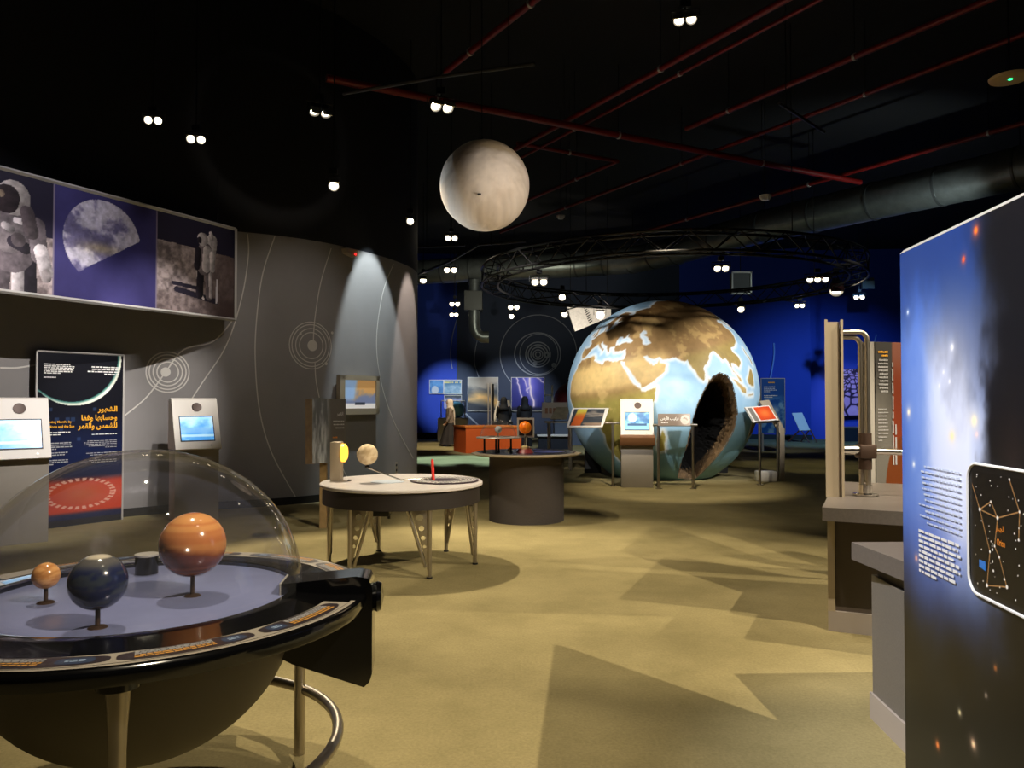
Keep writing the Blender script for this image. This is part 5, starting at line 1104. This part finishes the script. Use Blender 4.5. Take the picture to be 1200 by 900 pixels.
# folded stone-print sign beside the moon table
t = thing('water_print_sign', 'folded grey sign with watery print on a post beside the moon table', 'sign', (-2.35, 9.3, 0))
q = [PT(366, 543, 9.2), PT(405, 541, 9.5), PT(405, 469, 9.5), PT(366, 467, 9.2)]
bd = obj('panel', slab4(MB(), q, .02), mat('panel_grey'), t, world=True)
def watery(u, v): k = fbm(u * 9 + 2, v * 2.2 + 2, 4); c = mixc(np.broadcast_to(np.array([92, 94, 96.]), (len(u), 3)), np.array([168, 172, 178.]), ss(.42, .7, k)); return mixc(c, np.array([92, 88, 84.]), ss(.42, .6, u + (k - .5) * .3))
picture('panel_print', q[0], q[1] - q[0], q[3] - q[0], watery, 50, 80, bd); e1, e2 = q[1] - q[0], q[3] - q[0]
lettering('sign_title', shape_arabic('القمر'), q[0] + e1 * .72 + e2 * .72, e1, e2, e1.length * .2, .055, grey_txt, bd, .03)
textlines('small_text', q[0] + e1 * .55 + e2 * .52, e1, e2, e1.length * .4, e2.length * .16, 3, grey_txt, bd, 3, True, fill=.35); textlines('small_text', q[0] + e1 * .6 + e2 * .37, e1, e2, e1.length * .34, e2.length * .045, 1, orange_txt, bd, 4)
q2 = [PT(358, 544, 9.28), PT(366, 543.5, 9.2), PT(366, 467, 9.2), PT(358, 467.5, 9.28)]; obj('return_panel', slab4(MB(), q2, .02), mat('return_tan', (150, 124, 84), .5, noise=.25, nscale=9), t, world=True, label='narrow tan return edge')
x = PT(379, 540, 9.42).x; obj('post', MB().box((x - .04, 9.4, 0), (x + .04, 9.46, 1.2)), mat('return_tan'), t, world=True)

# ------------------------------------------------------------------ ceiling: pipes, duct, truss, lamps
def pipe(a, b_, z, r, label, ext=(0, 0), hang=(.2, .5, .8)):
    p, q = PZ(*a, z), PZ(*b_, z); d = (q - p); p, q = p - d * ext[0], q + d * ext[1]
    t = thing('sprinkler_pipe', label, 'pipe', p, 0, 'red sprinkler pipes'); obj('pipe', MB().cyl(p, q, r, n=12), red_pipe_mat, t, world=True)
    for k in hang:
        c = p + (q - p) * k; h_ = obj('hanger', MB().cyl((c.x, c.y, z), (c.x, c.y, 7.7), .006, n=6), rod_mat, t, world=True)
        obj('clip', MB().lathe([(r + .002, -.02), (r + .012, -.02), (r + .012, .02), (r + .002, .02)], (0, 0, 0), 14, M=Matrix.Translation(c) @ (q - p).to_track_quat('Z', 'Y').to_matrix().to_4x4()), silver, h_, world=True)
pipe((400, 95), (1000, 212), 6.4, .06, 'thick red pipe crossing the others behind the hanging moon', (.02, .02), (.15, .45, .75))
pipe((604, 175), (920, 0), 6.55, .045, 'red pipe of the close pair, farther from the ceiling lamp cluster', (.0, .3)); pipe((612, 184), (960, 0), 6.6, .03, 'thinner red pipe of the close pair', (0, .3))
pipe((804, 151), (1158, 0), 6.55, .045, 'red pipe ending at mid ceiling beyond the close pair', (0, .3), (.15, .5, .8)); pipe((600, 267), (1200, 40), 6.5, .04, 'long slim red pipe passing behind the moon ball', (.05, .2), (.2, .45, .7))
pipe((759, 270), (1200, 144), 6.5, .05, 'red pipe running along the big silver duct', (.1, .2)); pipe((522, 84), (627, 0), 6.5, .045, 'short red pipe over the lamp track', (0, .6), (.2, .6))
pipe((606, 168), (724, 189), 6.6, .04, 'short red crossbar pipe beside the moon ball', (0, 0), (.5,)); pipe((724, 189), (624, 232), 6.6, .04, 'red branch pipe returning toward the moon ball', (0, .1), (.4,))
t = thing('air_duct', 'big round silver air duct bending across the dark ceiling', 'duct', (4.95, 22.9, 6.1))
DP = [(-8, 27.9), (-3.4, 27.1), (-.4, 26.2), (2.2, 25.5), (3.9, 24.7), (5.0, 23.1), (6.57, 19.9), (9.93, 14.9), (12.6, 11.0)]
def duct_seg(a, b_): return MB().cyl((*a, 6.1), (*b_, 6.1), .42, n=28)
body = MB(); body.tube([(*p, 6.1) for p in DP], .42, 28); obj('duct_body', body, duct_mat, t, world=True)
bd = MB()
for (a, b_), m_ in zip(zip(DP[:-1], DP[1:]), (3, 3, 2, 2, 2, 2, 4, 4, 3)):
    a, b_ = Vector((*a, 6.1)), Vector((*b_, 6.1))
    for k in range(m_):
        c = a + (b_ - a) * (k / m_); o = obj('duct_flange', MB().lathe([(.418, -.025), (.438, -.025), (.438, .025), (.418, .025)], (0, 0, 0), 28, M=Matrix.Translation(c) @ (b_ - a).to_track_quat('Z', 'Y').to_matrix().to_4x4()), mat('duct_band', (84, 86, 86), .4, .6), t, world=True)
for p in (DP[2], DP[4], DP[6], DP[7]): obj('hanger', MB().cyl((*p, 6.5), (*p, 7.7), .01, n=6), rod_mat, t, world=True)
t = thing('duct_drop', 'grey box and curved elbow duct hanging below the silver duct', 'duct', (-1.2, 25.9, 5.7))
dx = PT(555, 350, 25.9).x
obj('neck', MB().cyl((dx, 26.3, 5.55), (dx, 26.3, 5.72), .2, n=20).cyl((dx, 26.3, 5.2), (dx, 26.3, 5.55), .18, n=20), duct_mat, t, world=True)
obj('box', MB().box((dx - .32, 26.0, 4.65), (dx + .28, 26.6, 5.3)), mat('box_grey', (74, 74, 72), .5, .4), t, world=True)
obj('elbow', MB().tube([(dx, 26.3, 4.7), (dx, 26.3, 4.2), (dx + .03, 26.3, 3.98), (dx + .12, 26.3, 3.82), (dx + .28, 26.3, 3.74), (dx + .5, 26.3, 3.74)], .2, 20), duct_mat, t, world=True)
# circular truss
TC = Vector((3.22, 16, 0)); TR = 3.85
t = thing('ring_truss', 'great black circular lighting truss hanging above the globe', 'truss', TC)
truss_m = mat('truss_black', (36, 35, 34), .35, .7)
CH = ((TR, 3.95), (TR, 4.28), (TR - .33, 3.95), (TR - .33, 4.28))
for r, z in CH: obj('chord', MB().tube([(TC.x + r * math.cos(a), TC.y + r * math.sin(a), z) for a in [k * 2 * PI / 96 for k in range(96)]], .024, 8, closed=True), truss_m, t, world=True)
b = MB(); N = 60
def tp(r, z, k): a = k * 2 * PI / N; return Vector((TC.x + r * math.cos(a), TC.y + r * math.sin(a), z))
for k in range(N):
    for (i0, i1) in ((0, 1), (2, 3), (0, 2), (1, 3)):
        a, c = (i0, i1) if k % 2 else (i1, i0); b.cyl(tp(*CH[a], k), tp(*CH[c], k + 1), .011, n=6)
obj('lattice', b, truss_m, t, world=True)
for a in (20, 110, 200, 290): p = TC + Vector((TR * math.cos(math.radians(a)), TR * math.sin(math.radians(a)), 0)); obj('cable', MB().cyl((p.x, p.y, 4.28), (p.x, p.y, 7.7), .008, n=6), rod_mat, t, world=True)
q = [PT(674, 388.5, 20.3), PT(716, 371, 20.9), PT(716, 358.5, 20.9), PT(664, 358, 20.3)]
t = thing('perforated_panel', 'bright tilted metal sheet with slots under the truss beside the globe top', 'panel', q[3]); pq = obj('sheet', slab4(MB(), q, .03), mat('panel_metal', (206, 200, 190), .45, .3, noise=.15, nscale=20), t, world=True)
b = MB(); e1, e2 = q[1] - q[0], q[3] - q[0]; nn = e1.cross(e2).normalized()
for k in range(11):
    s_ = .08 + .8 * k / 10; a = q[0] + e1 * (.40 - .02 * k / 10) + e2 * s_; b.prism([a, a + e1 * .10 + e2 * .03, a + e1 * .10 + e2 * .065, a + e2 * .035], nn * .006)
obj('slots', b, black, pq, world=True)
obj('hanger', MB().cyl(q[3] + Vector((.1, .02, 0)), (q[3].x + .1, q[3].y + .02, 7.7), .008, n=6).cyl(q[2] + Vector((-.1, .02, 0)), (q[2].x - .1, q[2].y + .02, 7.7), .008, n=6), rod_mat, t, world=True)
t = thing('lamp_track', 'long dark lamp track over the moon table', 'track', (-1, 9.4, 5.5)); obj('bar', MB().tube([PZ(402, 110, 5.5), PZ(516, 90, 5.5), PZ(627, 75, 5.5)], .022, 6), mat('track_grey', (70, 68, 66), .4, .5), t, world=True)
obj('hanger', MB().cyl(PZ(596, 78, 5.5), PZ(596, 78, 5.5) + Vector((0, 0, 2.2)), .006, n=6), rod_mat, t, world=True)
t = thing('lamp_track', 'dark bent lamp track beyond the hanging moon', 'track', (-1.5, 17, 5.0)); obj('bar', MB().tube([PZ(484, 324, 5.0), PZ(528, 306, 5.0), PZ(562, 286.5, 5.0), PZ(616, 283, 5.0)], .03, 6), mat('track_grey'), t, world=True); p = PZ(562, 286.5, 5.0); obj('hanger', MB().cyl(p, (p.x, p.y, 7.7), .008, n=6), rod_mat, t, world=True)
t = thing('lamp_track', 'straight dark lamp track behind the curved wall end', 'track', (-1.5, 17, 5.0)); obj('bar', MB().cyl(PZ(480, 290, 5.0), PZ(545, 287.5, 5.0), .025, n=6), mat('track_grey'), t, world=True); p = PZ(500, 289, 5.0); obj('hanger', MB().cyl(p, (p.x, p.y, 7.7), .008, n=6), rod_mat, t, world=True)
t = thing('lamp_track', 'short dark lamp track under the thin red pipes', 'track', (6, 14, 5.5)); obj('bar', MB().cyl(PZ(913, 121, 5.8), PZ(966, 155, 5.8), .025, n=6), mat('track_grey'), t, world=True); p = PZ(921, 126, 5.8); obj('hanger', MB().cyl(p, (p.x, p.y, 7.7), .008, n=6), rod_mat, t, world=True)
can_m = mat('lamp_black', (26, 26, 27), .35, .4); refl_m = mat('lamp_reflector', (210, 205, 195), .25, .8)
def lamp(P, target, label, n=1, top=7.7, s=1.0, spread=.14, arm=False):
    P = Vector(P); d = (Vector(target) - P).normalized(); t = thing('track_lamp', label, 'lamp', P, 0, 'ceiling track lamps')
    sd = d.cross(Vector((0, 0, 1))).normalized()
    obj('stem', MB().cyl(P + Vector((0, 0, .10 * s)), (P.x, P.y, top), .009, n=6).box(P + Vector((-.05, -.03, .13 * s)), P + Vector((.05, .03, .2 * s))), rod_mat, t, world=True)
    if arm:
        q = Vector((P.x, P.y, 0)) - TC; q = TC + q.normalized() * (TR if q.length > TR - .16 else TR - .33); obj('clamp_arm', MB().cyl((P.x, P.y, top - .01), (q.x, q.y, 3.95), .014, n=8), rod_mat, t, world=True)
    for k in range(n):
        c = P + sd * ((k - (n - 1) / 2) * spread * s); M = Matrix.Translation(c) @ d.to_track_quat('Z', 'Y').to_matrix().to_4x4() @ Matrix.Scale(s, 4)
        h = obj('lamp_head', MB().lathe([(0, -.13), (.035, -.13), (.045, -.1), (.058, .02), (.066, .05), (.060, .05), (.05, .03), (.05, .015), (0, .015)], (0, 0, 0), 20, M=M), can_m, t, world=True)
        obj('lens', MB().lathe([(0, .034), (.03, .03), (.049, .02)], (0, 0, 0), 18, M=M), lens, h, world=True)
        obj('shade_flap', MB().box((-.06, .062, .02), (.06, .07, .15), M), refl_m, h, world=True)
    obj('yoke', MB().tube([P - sd * (.08 * s * n), P - sd * (.08 * s * n) + Vector((0, 0, .1 * s)), P + sd * (.08 * s * n) + Vector((0, 0, .1 * s)), P + sd * (.08 * s * n)], .008, 6), can_m, t, world=True)
    return t
def LP(px, py, z=4.95): return PZ(px, py, z)
toward = lambda P, k=.5: Vector((0, 0, 1.2)) * k + Vector((P[0], P[1], -1)) * (1 - k)
for px, py, z, n, tg, lb, s in (
    (180, 141, 5.0, 2, (-3.2, 3.5, 2.4), 'twin lamp glowing over the astronaut banner, farther from the curved wall end', .8), (230, 163, 5.0, 2, (-2.6, 4, 2.2), 'twin lamp above the moon banner frame corner', .9),
    (375, 130, 5.15, 2, (-.9, 6.6, .5), 'twin lamp with flap just beneath the thick red pipe end', 1.0), (391, 217, 4.5, 1, (-.8, 4, 1), 'single bright lamp against the navy upper wall', 1.15),
    (517, 124, 5.2, 2, (1.0, 5, 1), 'wide flapped lamp hanging from the track beside the moon ball', 1.1), (481, 259, 4.6, 1, (-1.5, 5, 1.5), 'lamp just at the curved wall end, level with the moon base', 1.0),
    (529, 279, 5.0, 2, (-.6, 6, 2), 'lamp directly under the moon ball on the straight track', 1.0), (528, 316, 5.0, 2, (-1.2, 10, 1), 'paired lamp below the bent track, before the silver duct', 1.3),
    (496, 328, 4.95, 1, (-1.8, 12, 0), 'conical lamp nearest the curved wall below the bent track', 1.5), (533, 356, 4.7, 2, (-1.5, 12, 0), 'far lamp upper of two over the blue wall pictures', 1.3),
    (532, 368.5, 4.9, 2, (-1.5, 14, 0), 'far lamp lower of two over the blue wall pictures', 1.3), (602, 360, 4.8, 2, (0, 12, 0), 'far upper lamp of the cluster over the lightning picture', 1.5), (599.5, 370.5, 4.75, 1, (-1, 13, 0), 'far lower lamp of the cluster over the lightning picture', 1.6),
    (803, 22, 5.1, 2, (.6, 3.4, 1.2), 'twin lamp near the ceiling over the pair of red pipes', .8), (1007, 348, 4.8, 2, (4, 12, 0), 'small far twin lamp between truss and nebula board', 1.2)):
    P = LP(px, py, z); lamp(P, tg, lb, n, 7.7, s)
for px, py, Y, n, tg, lb, s in ((632, 330, 13.8, 2, (.3, 6, .5), 'truss lamp over the storm picture side of the ring', 1.1), (659, 348, 17.5, 1, (0, 9, 1), 'truss lamp beside the bright metal sheet', 1.3), (662, 368, 20.2, 1, (-1, 12, .5), 'low truss lamp hanging just below the corner of the bright metal sheet', 1.4), (703, 369, 19.6, 1, (1.2, 9, 1.0), 'round bright lamp in front of the metal sheet', 1.9), (845, 314, 12.6, 2, (3.2, 5, .5), 'twin truss lamp hanging above the globe centre', .95), (868, 362, 19.4, 1, (4.5, 10, .5), 'truss lamp just above the globe shoulder', 1.4), (958, 327, 14.6, 3, (4.5, 8, .5), 'triple truss lamp near the ring end', 1.0), (980, 338, 16.2, 1, (5.8, 13, 1), 'big warm truss lamp at the ring end', 2.2), (937, 358, 18.6, 2, (5, 10, .5), 'faint twin truss lamp below the ring', .9)):
    P = PT(px, py, Y); lamp(P, tg, lb, n, 3.96, s, arm=True)
P = PT(1183, 92, 8.2); t = thing('wireless_hub', 'flat cream ceiling hub with a green light above the nebula board', 'ceiling device', P)
obj('shell', MB().lathe([(0, -.03), (.12, -.03), (.19, -.01), (.2, .015), (.16, .03), (0, .03)], P, 36), mat('hub_cream', (208, 180, 138), .5), t, world=True); obj('indicator', MB().lathe([(0, -.036), (.02, -.036), (.02, -.03), (0, -.03)], P + Vector((-.03, -.06, -.002)), 12), mat('green_led', (40, 255, 150), .4, emit=(40, 255, 150), es=4), t, world=True); obj('rod', MB().cyl(P, (P.x, P.y, 7.7), .01, n=6), rod_mat, t, world=True)
for px, py, Y, r, lb in ((897, 231, 14, .11, 'small round white sensor on a cable before the silver duct'), (657, 254, 16, .09, 'small white sensor under a slim red pipe beyond the moon ball')):
    P = PT(px, py, Y); t = thing('ceiling_sensor', lb, 'sensor', P); obj('cap', MB().lathe([(0, -r * .6), (r * .6, -r * .55), (r, -.0), (r, r * .3), (0, r * .5)], P, 24), white, t, world=True); obj('cable', MB().cyl(P, (P.x, P.y, 7.7), .006, n=6), rod_mat, t, world=True)
P = PT(869, 331, 20.5); t = thing('ceiling_speaker', 'grey framed box hung inside the ring truss', 'speaker', P); obj('cabinet', MB().box(P + Vector((-.25, 0, -.3)), P + Vector((.25, .25, .26))), mat('box_grey'), t, world=True); b = MB()
for lo, hi in (((-.27, -.3), (-.23, .28)), ((.23, -.3), (.27, .28)), ((-.27, .25), (.27, .29)), ((-.27, -.32), (.27, -.28))): b.box(P + Vector((lo[0], -.03, lo[1])), P + Vector((hi[0], .0, hi[1])))
obj('rim', b, silver, t, world=True); obj('hanger', MB().cyl(P + Vector((0, .1, .2)), (P.x, P.y + .1, 7.7), .01, n=6), rod_mat, t, world=True)
P = PT(1018, 333, 26); t = thing('twin_emergency_light', 'far grey emergency light with two lamps beside the nebula board', 'emergency light', P); obj('box', MB().box(P + Vector((-.2, 0, -.15)), P + Vector((.2, .1, .12))), mat('box_pale', (120, 132, 132), .5), t, world=True)
for dx_ in (-.12, .1): obj('lamp', MB().box(P + Vector((dx_ - .07, -.03, .13)), P + Vector((dx_ + .07, .06, .22))), mat('box_grey'), t, world=True)
obj('rod', MB().cyl(P + Vector((0, .05, .1)), (P.x, P.y + .05, 7.7), .012, n=6), rod_mat, t, world=True)

# ------------------------------------------------------------------ visitors
def loft(b, secs, n=28, fold=0, seed=0, cap=True):
    rs = random.Random(seed); ph = [rs.uniform(0, 6.28) for _ in range(3)]; rings = []
    for i, (x, y, z, rx, ry) in enumerate(secs):
        f = fold * (1 - i / (len(secs) - 1)) if fold else 0
        rings.append([b.bm.verts.new((x + rx * math.cos(a) * (1 + f * math.sin(7 * a + ph[0]) + f * .6 * math.sin(11 * a + ph[1])), y + ry * math.sin(a) * (1 + f * math.sin(7 * a + ph[0]) + f * .6 * math.sin(11 * a + ph[1])), z)) for a in [k * 2 * PI / n for k in range(n)]])
    for a, c in zip(rings[:-1], rings[1:]):
        for k in range(n): b.bm.faces.new((a[k], a[(k + 1) % n], c[(k + 1) % n], c[k]))
    if cap: b.bm.faces.new(rings[0][::-1]); b.bm.faces.new(rings[-1])
    return b
def body(name, joints, edges, m, parent):
    me = bpy.data.meshes.new(name); me.from_pydata([j[0] for j in joints], edges, []); me.materials.append(m)
    o = bpy.data.objects.new(name, me); C.objects.link(o); o.parent = parent
    sk = o.modifiers.new('skin', 'SKIN'); sk.use_smooth_shade = True
    sv = me.skin_vertices[0].data if me.skin_vertices else None
    for i, j in enumerate(joints): sv[i].radius = (j[1], j[1]); sv[i].use_root = (i == 0)
    o.modifiers.new('sub', 'SUBSURF').levels = 1; o.modifiers['sub'].render_levels = 2
    return o
skin_m = mat('skin', (196, 150, 122), .55)
def person(label, x, y, rz, robe_m, scarf_m, stride, height, seed, arms):
    """figure facing -Y before rotation"""
    t = thing('person', label, 'person', (x, y, 0), rz); k = height / 1.62
    J = [((0, 0, .86), .11), ((0, .0, 1.05), .10), ((0, .01, 1.22), .115), ((0, .0, 1.34), .06), ((0, -.01, 1.42), .05), ((0, -.015, 1.50), .075), ((0, -.015, 1.56), .07)]
    E_ = [(i, i + 1) for i in range(6)]
    for s_ in (-1, 1):
        i = len(J); st = stride * s_; J += [((.085 * s_, 0, .80), .075), ((.09 * s_, -st * .5 - .02, .45), .055), ((.09 * s_, -st + (.04 if st < 0 else 0), .09 + (.05 if st < 0 else 0)), .035), ((.09 * s_, -st - .13, .04 + (.01 if st < 0 else 0)), .03)]
        E_ += [(0, i), (i, i + 1), (i + 1, i + 2), (i + 2, i + 3)]
        i = len(J); el, hd = arms[0 if s_ < 0 else 1]
        J += [((.17 * s_, .0, 1.30), .05), ((el[0] * s_, el[1], el[2]), .036), ((hd[0] * s_, hd[1], hd[2]), .024)]; E_ += [(2, i), (i, i + 1), (i + 1, i + 2)]
        h0 = Vector(J[-1][0]); dr = (h0 - Vector(J[-2][0])).normalized(); sd = dr.cross(Vector((1, 0, 0))).normalized(); pi_ = len(J); J.append((tuple(h0 + dr * .06), .022)); E_.append((pi_ - 1, pi_))
        for f_, (o_, L) in enumerate(((-.025, .062), (-.008, .072), (.009, .068), (.025, .052))):
            a0 = len(J); J += [(tuple(h0 + dr * .085 + sd * o_), .0085), (tuple(h0 + dr * (.085 + L * .6) + sd * o_ * 1.1 + Vector((-.008 * s_, 0, 0))), .008), (tuple(h0 + dr * (.085 + L) + sd * o_ * 1.1 + Vector((-.02 * s_, 0, 0))), .007)]; E_ += [(pi_, a0), (a0, a0 + 1), (a0 + 1, a0 + 2)]
        a0 = len(J); J += [(tuple(h0 + dr * .035 + sd * -.035), .009), (tuple(h0 + dr * .075 + sd * -.05), .008)]; E_ += [(pi_ - 1, a0), (a0, a0 + 1)]
    J = [((p[0] * k, p[1] * k, p[2] * k), r * k) for p, r in J]
    body('body', J, E_, skin_m, t)
    hb = MB(); hc = Vector((0, -.02, 1.50)) * k   # face: head with brow, nose, lips, chin
    hb.sphere(hc, .088 * k, 24, 18, (.9, 1.05, 1.25)); hb.tube([hc + Vector((0, -.085, .03)) * k, hc + Vector((0, -.112, -.02)) * k, hc + Vector((0, -.09, -.032)) * k], [.009 * k, .014 * k, .008 * k], 8)
    hb.sphere(hc + Vector((0, -.085, -.055)) * k, .02 * k, 10, 8, (1.3, .5, .5)); hb.sphere(hc + Vector((0, -.072, -.088)) * k, .03 * k, 10, 8, (1, .8, .7))
    fc = obj('face', hb, skin_m, t)
    for s_ in (-1, 1):
        e = obj('eye', MB().sphere(hc + Vector((.034 * s_, -.082, .018)) * k, .011 * k, 10, 8), white, fc); obj('pupil', MB().sphere(hc + Vector((.034 * s_, -.091, .018)) * k, .0055 * k, 8, 6), black, fc)
    return t, k
BLK = mat('abaya_black', (20, 20, 23), .8); SCF = mat('scarf_cream', (216, 200, 182), .8); PRT = mat('tunic_print', (128, 112, 100), .8, noise=.55, nscale=14); SKT = mat('skirt_dark', (50, 44, 44), .8, noise=.25, nscale=6)
def robe(t, k, top_m, skirt_m, scarf_m, seed, stride=0, sleeve=None, arms=None):
    S = lambda secs: [tuple(v * k for v in s_) for s_ in secs]
    obj('skirt', loft(MB(), S([(0, -stride * .1, .07, .25, .20 + stride), (0, 0, .30, .22, .19 + stride * .7), (0, 0, .60, .19, .16 + stride * .3), (0, 0, .86, .175, .14), (0, 0, .98, .15, .12)]), 40, .06, seed), skirt_m, t)
    obj('tunic', loft(MB(), S([(0, 0, .80, .185, .15), (0, 0, .98, .165, .135), (0, 0, 1.15, .17, .135), (0, .005, 1.28, .185, .12), (0, 0, 1.36, .11, .085), (0, 0, 1.40, .07, .07)]), 32, .02, seed + 1), top_m, t)
    for s_, (el, hd) in zip((-1, 1), arms):
        obj('sleeve', MB().tube([Vector((.15 * s_, 0, 1.31)) * k, Vector((.18 * s_, 0, 1.26)) * k, Vector((el[0] * s_, el[1], el[2])) * k, (Vector((el[0] * s_, el[1], el[2])) * .12 + Vector((hd[0] * s_, hd[1], hd[2])) * .88) * k], [.055 * k, .06 * k, .05 * k, .055 * k], 14), top_m, t)
    b = MB()   # headscarf: open round the face, draped to the shoulders
    hc = Vector((0, -.01, 1.5)) * k
    for zz in (0,):
        prof = []
        secs = [(0, .03, 1.20, .17, .15), (0, .02, 1.30, .155, .13), (0, .01, 1.38, .11, .11), (0, .005, 1.44, .105, .115), (0, .0, 1.52, .108, .122), (0, .0, 1.585, .09, .105), (0, .0, 1.625, .05, .06), (0, 0, 1.635, .01, .012)]
        n = 40; rings = []
        for (x, y, z, rx, ry) in secs: rings.append([b.bm.verts.new(Vector((x + rx * math.sin(a), y - ry * math.cos(a), z)) * k) for a in [q * 2 * PI / n for q in range(n)]])
        for i, (a, c) in enumerate(zip(rings[:-1], rings[1:])):
            for q in range(n):
                ang = min(q + .5, n - q - .5) / n * 360; z = (secs[i][2] + secs[i + 1][2]) / 2
                if ang < 42 and 1.41 < z < 1.57: continue      # face opening
                b.bm.faces.new((a[q], a[(q + 1) % n], c[(q + 1) % n], c[q]))
    o = obj('headscarf', b, scarf_m, t); sm = o.modifiers.new('thick', 'SOLIDIFY'); sm.thickness = .008
    return t
A1 = (((.20, -.02, 1.05), (.17, -.12, .84)), ((.20, -.02, 1.05), (.17, -.12, .84)))
t, k = person('person walking in a cream headscarf, patterned tunic and dark skirt', -2.14, 26.4, math.radians(-80), None, None, .16, 1.62, 2, A1)
robe(t, k, PRT, SKT, SCF, 3, .13, arms=A1)
obj('scarf_tail', loft(MB(), [tuple(v * k for v in s_) for s_ in ((.02, .15, .72, .07, .03), (.02, .15, .95, .10, .035), (.01, .13, 1.15, .12, .05), (0, .09, 1.33, .12, .06))], 24, .05, 5), SCF, t)
A2 = (((.21, -.03, 1.05), (.14, -.16, .90)), ((.21, -.03, 1.05), (.14, -.16, .90)))
t, k = person('person in black robe and scarf seen from behind, beside the pale tower rails', -.27, 25.4, math.radians(172), None, None, .0, 1.68, 4, A2); robe(t, k, BLK, BLK, BLK, 6, 0, arms=A2)
t, k = person('person in black robe standing before the lightning picture', .42, 25.2, math.radians(196), None, None, .0, 1.70, 5, A2); robe(t, k, BLK, BLK, BLK, 9, 0, arms=A2)
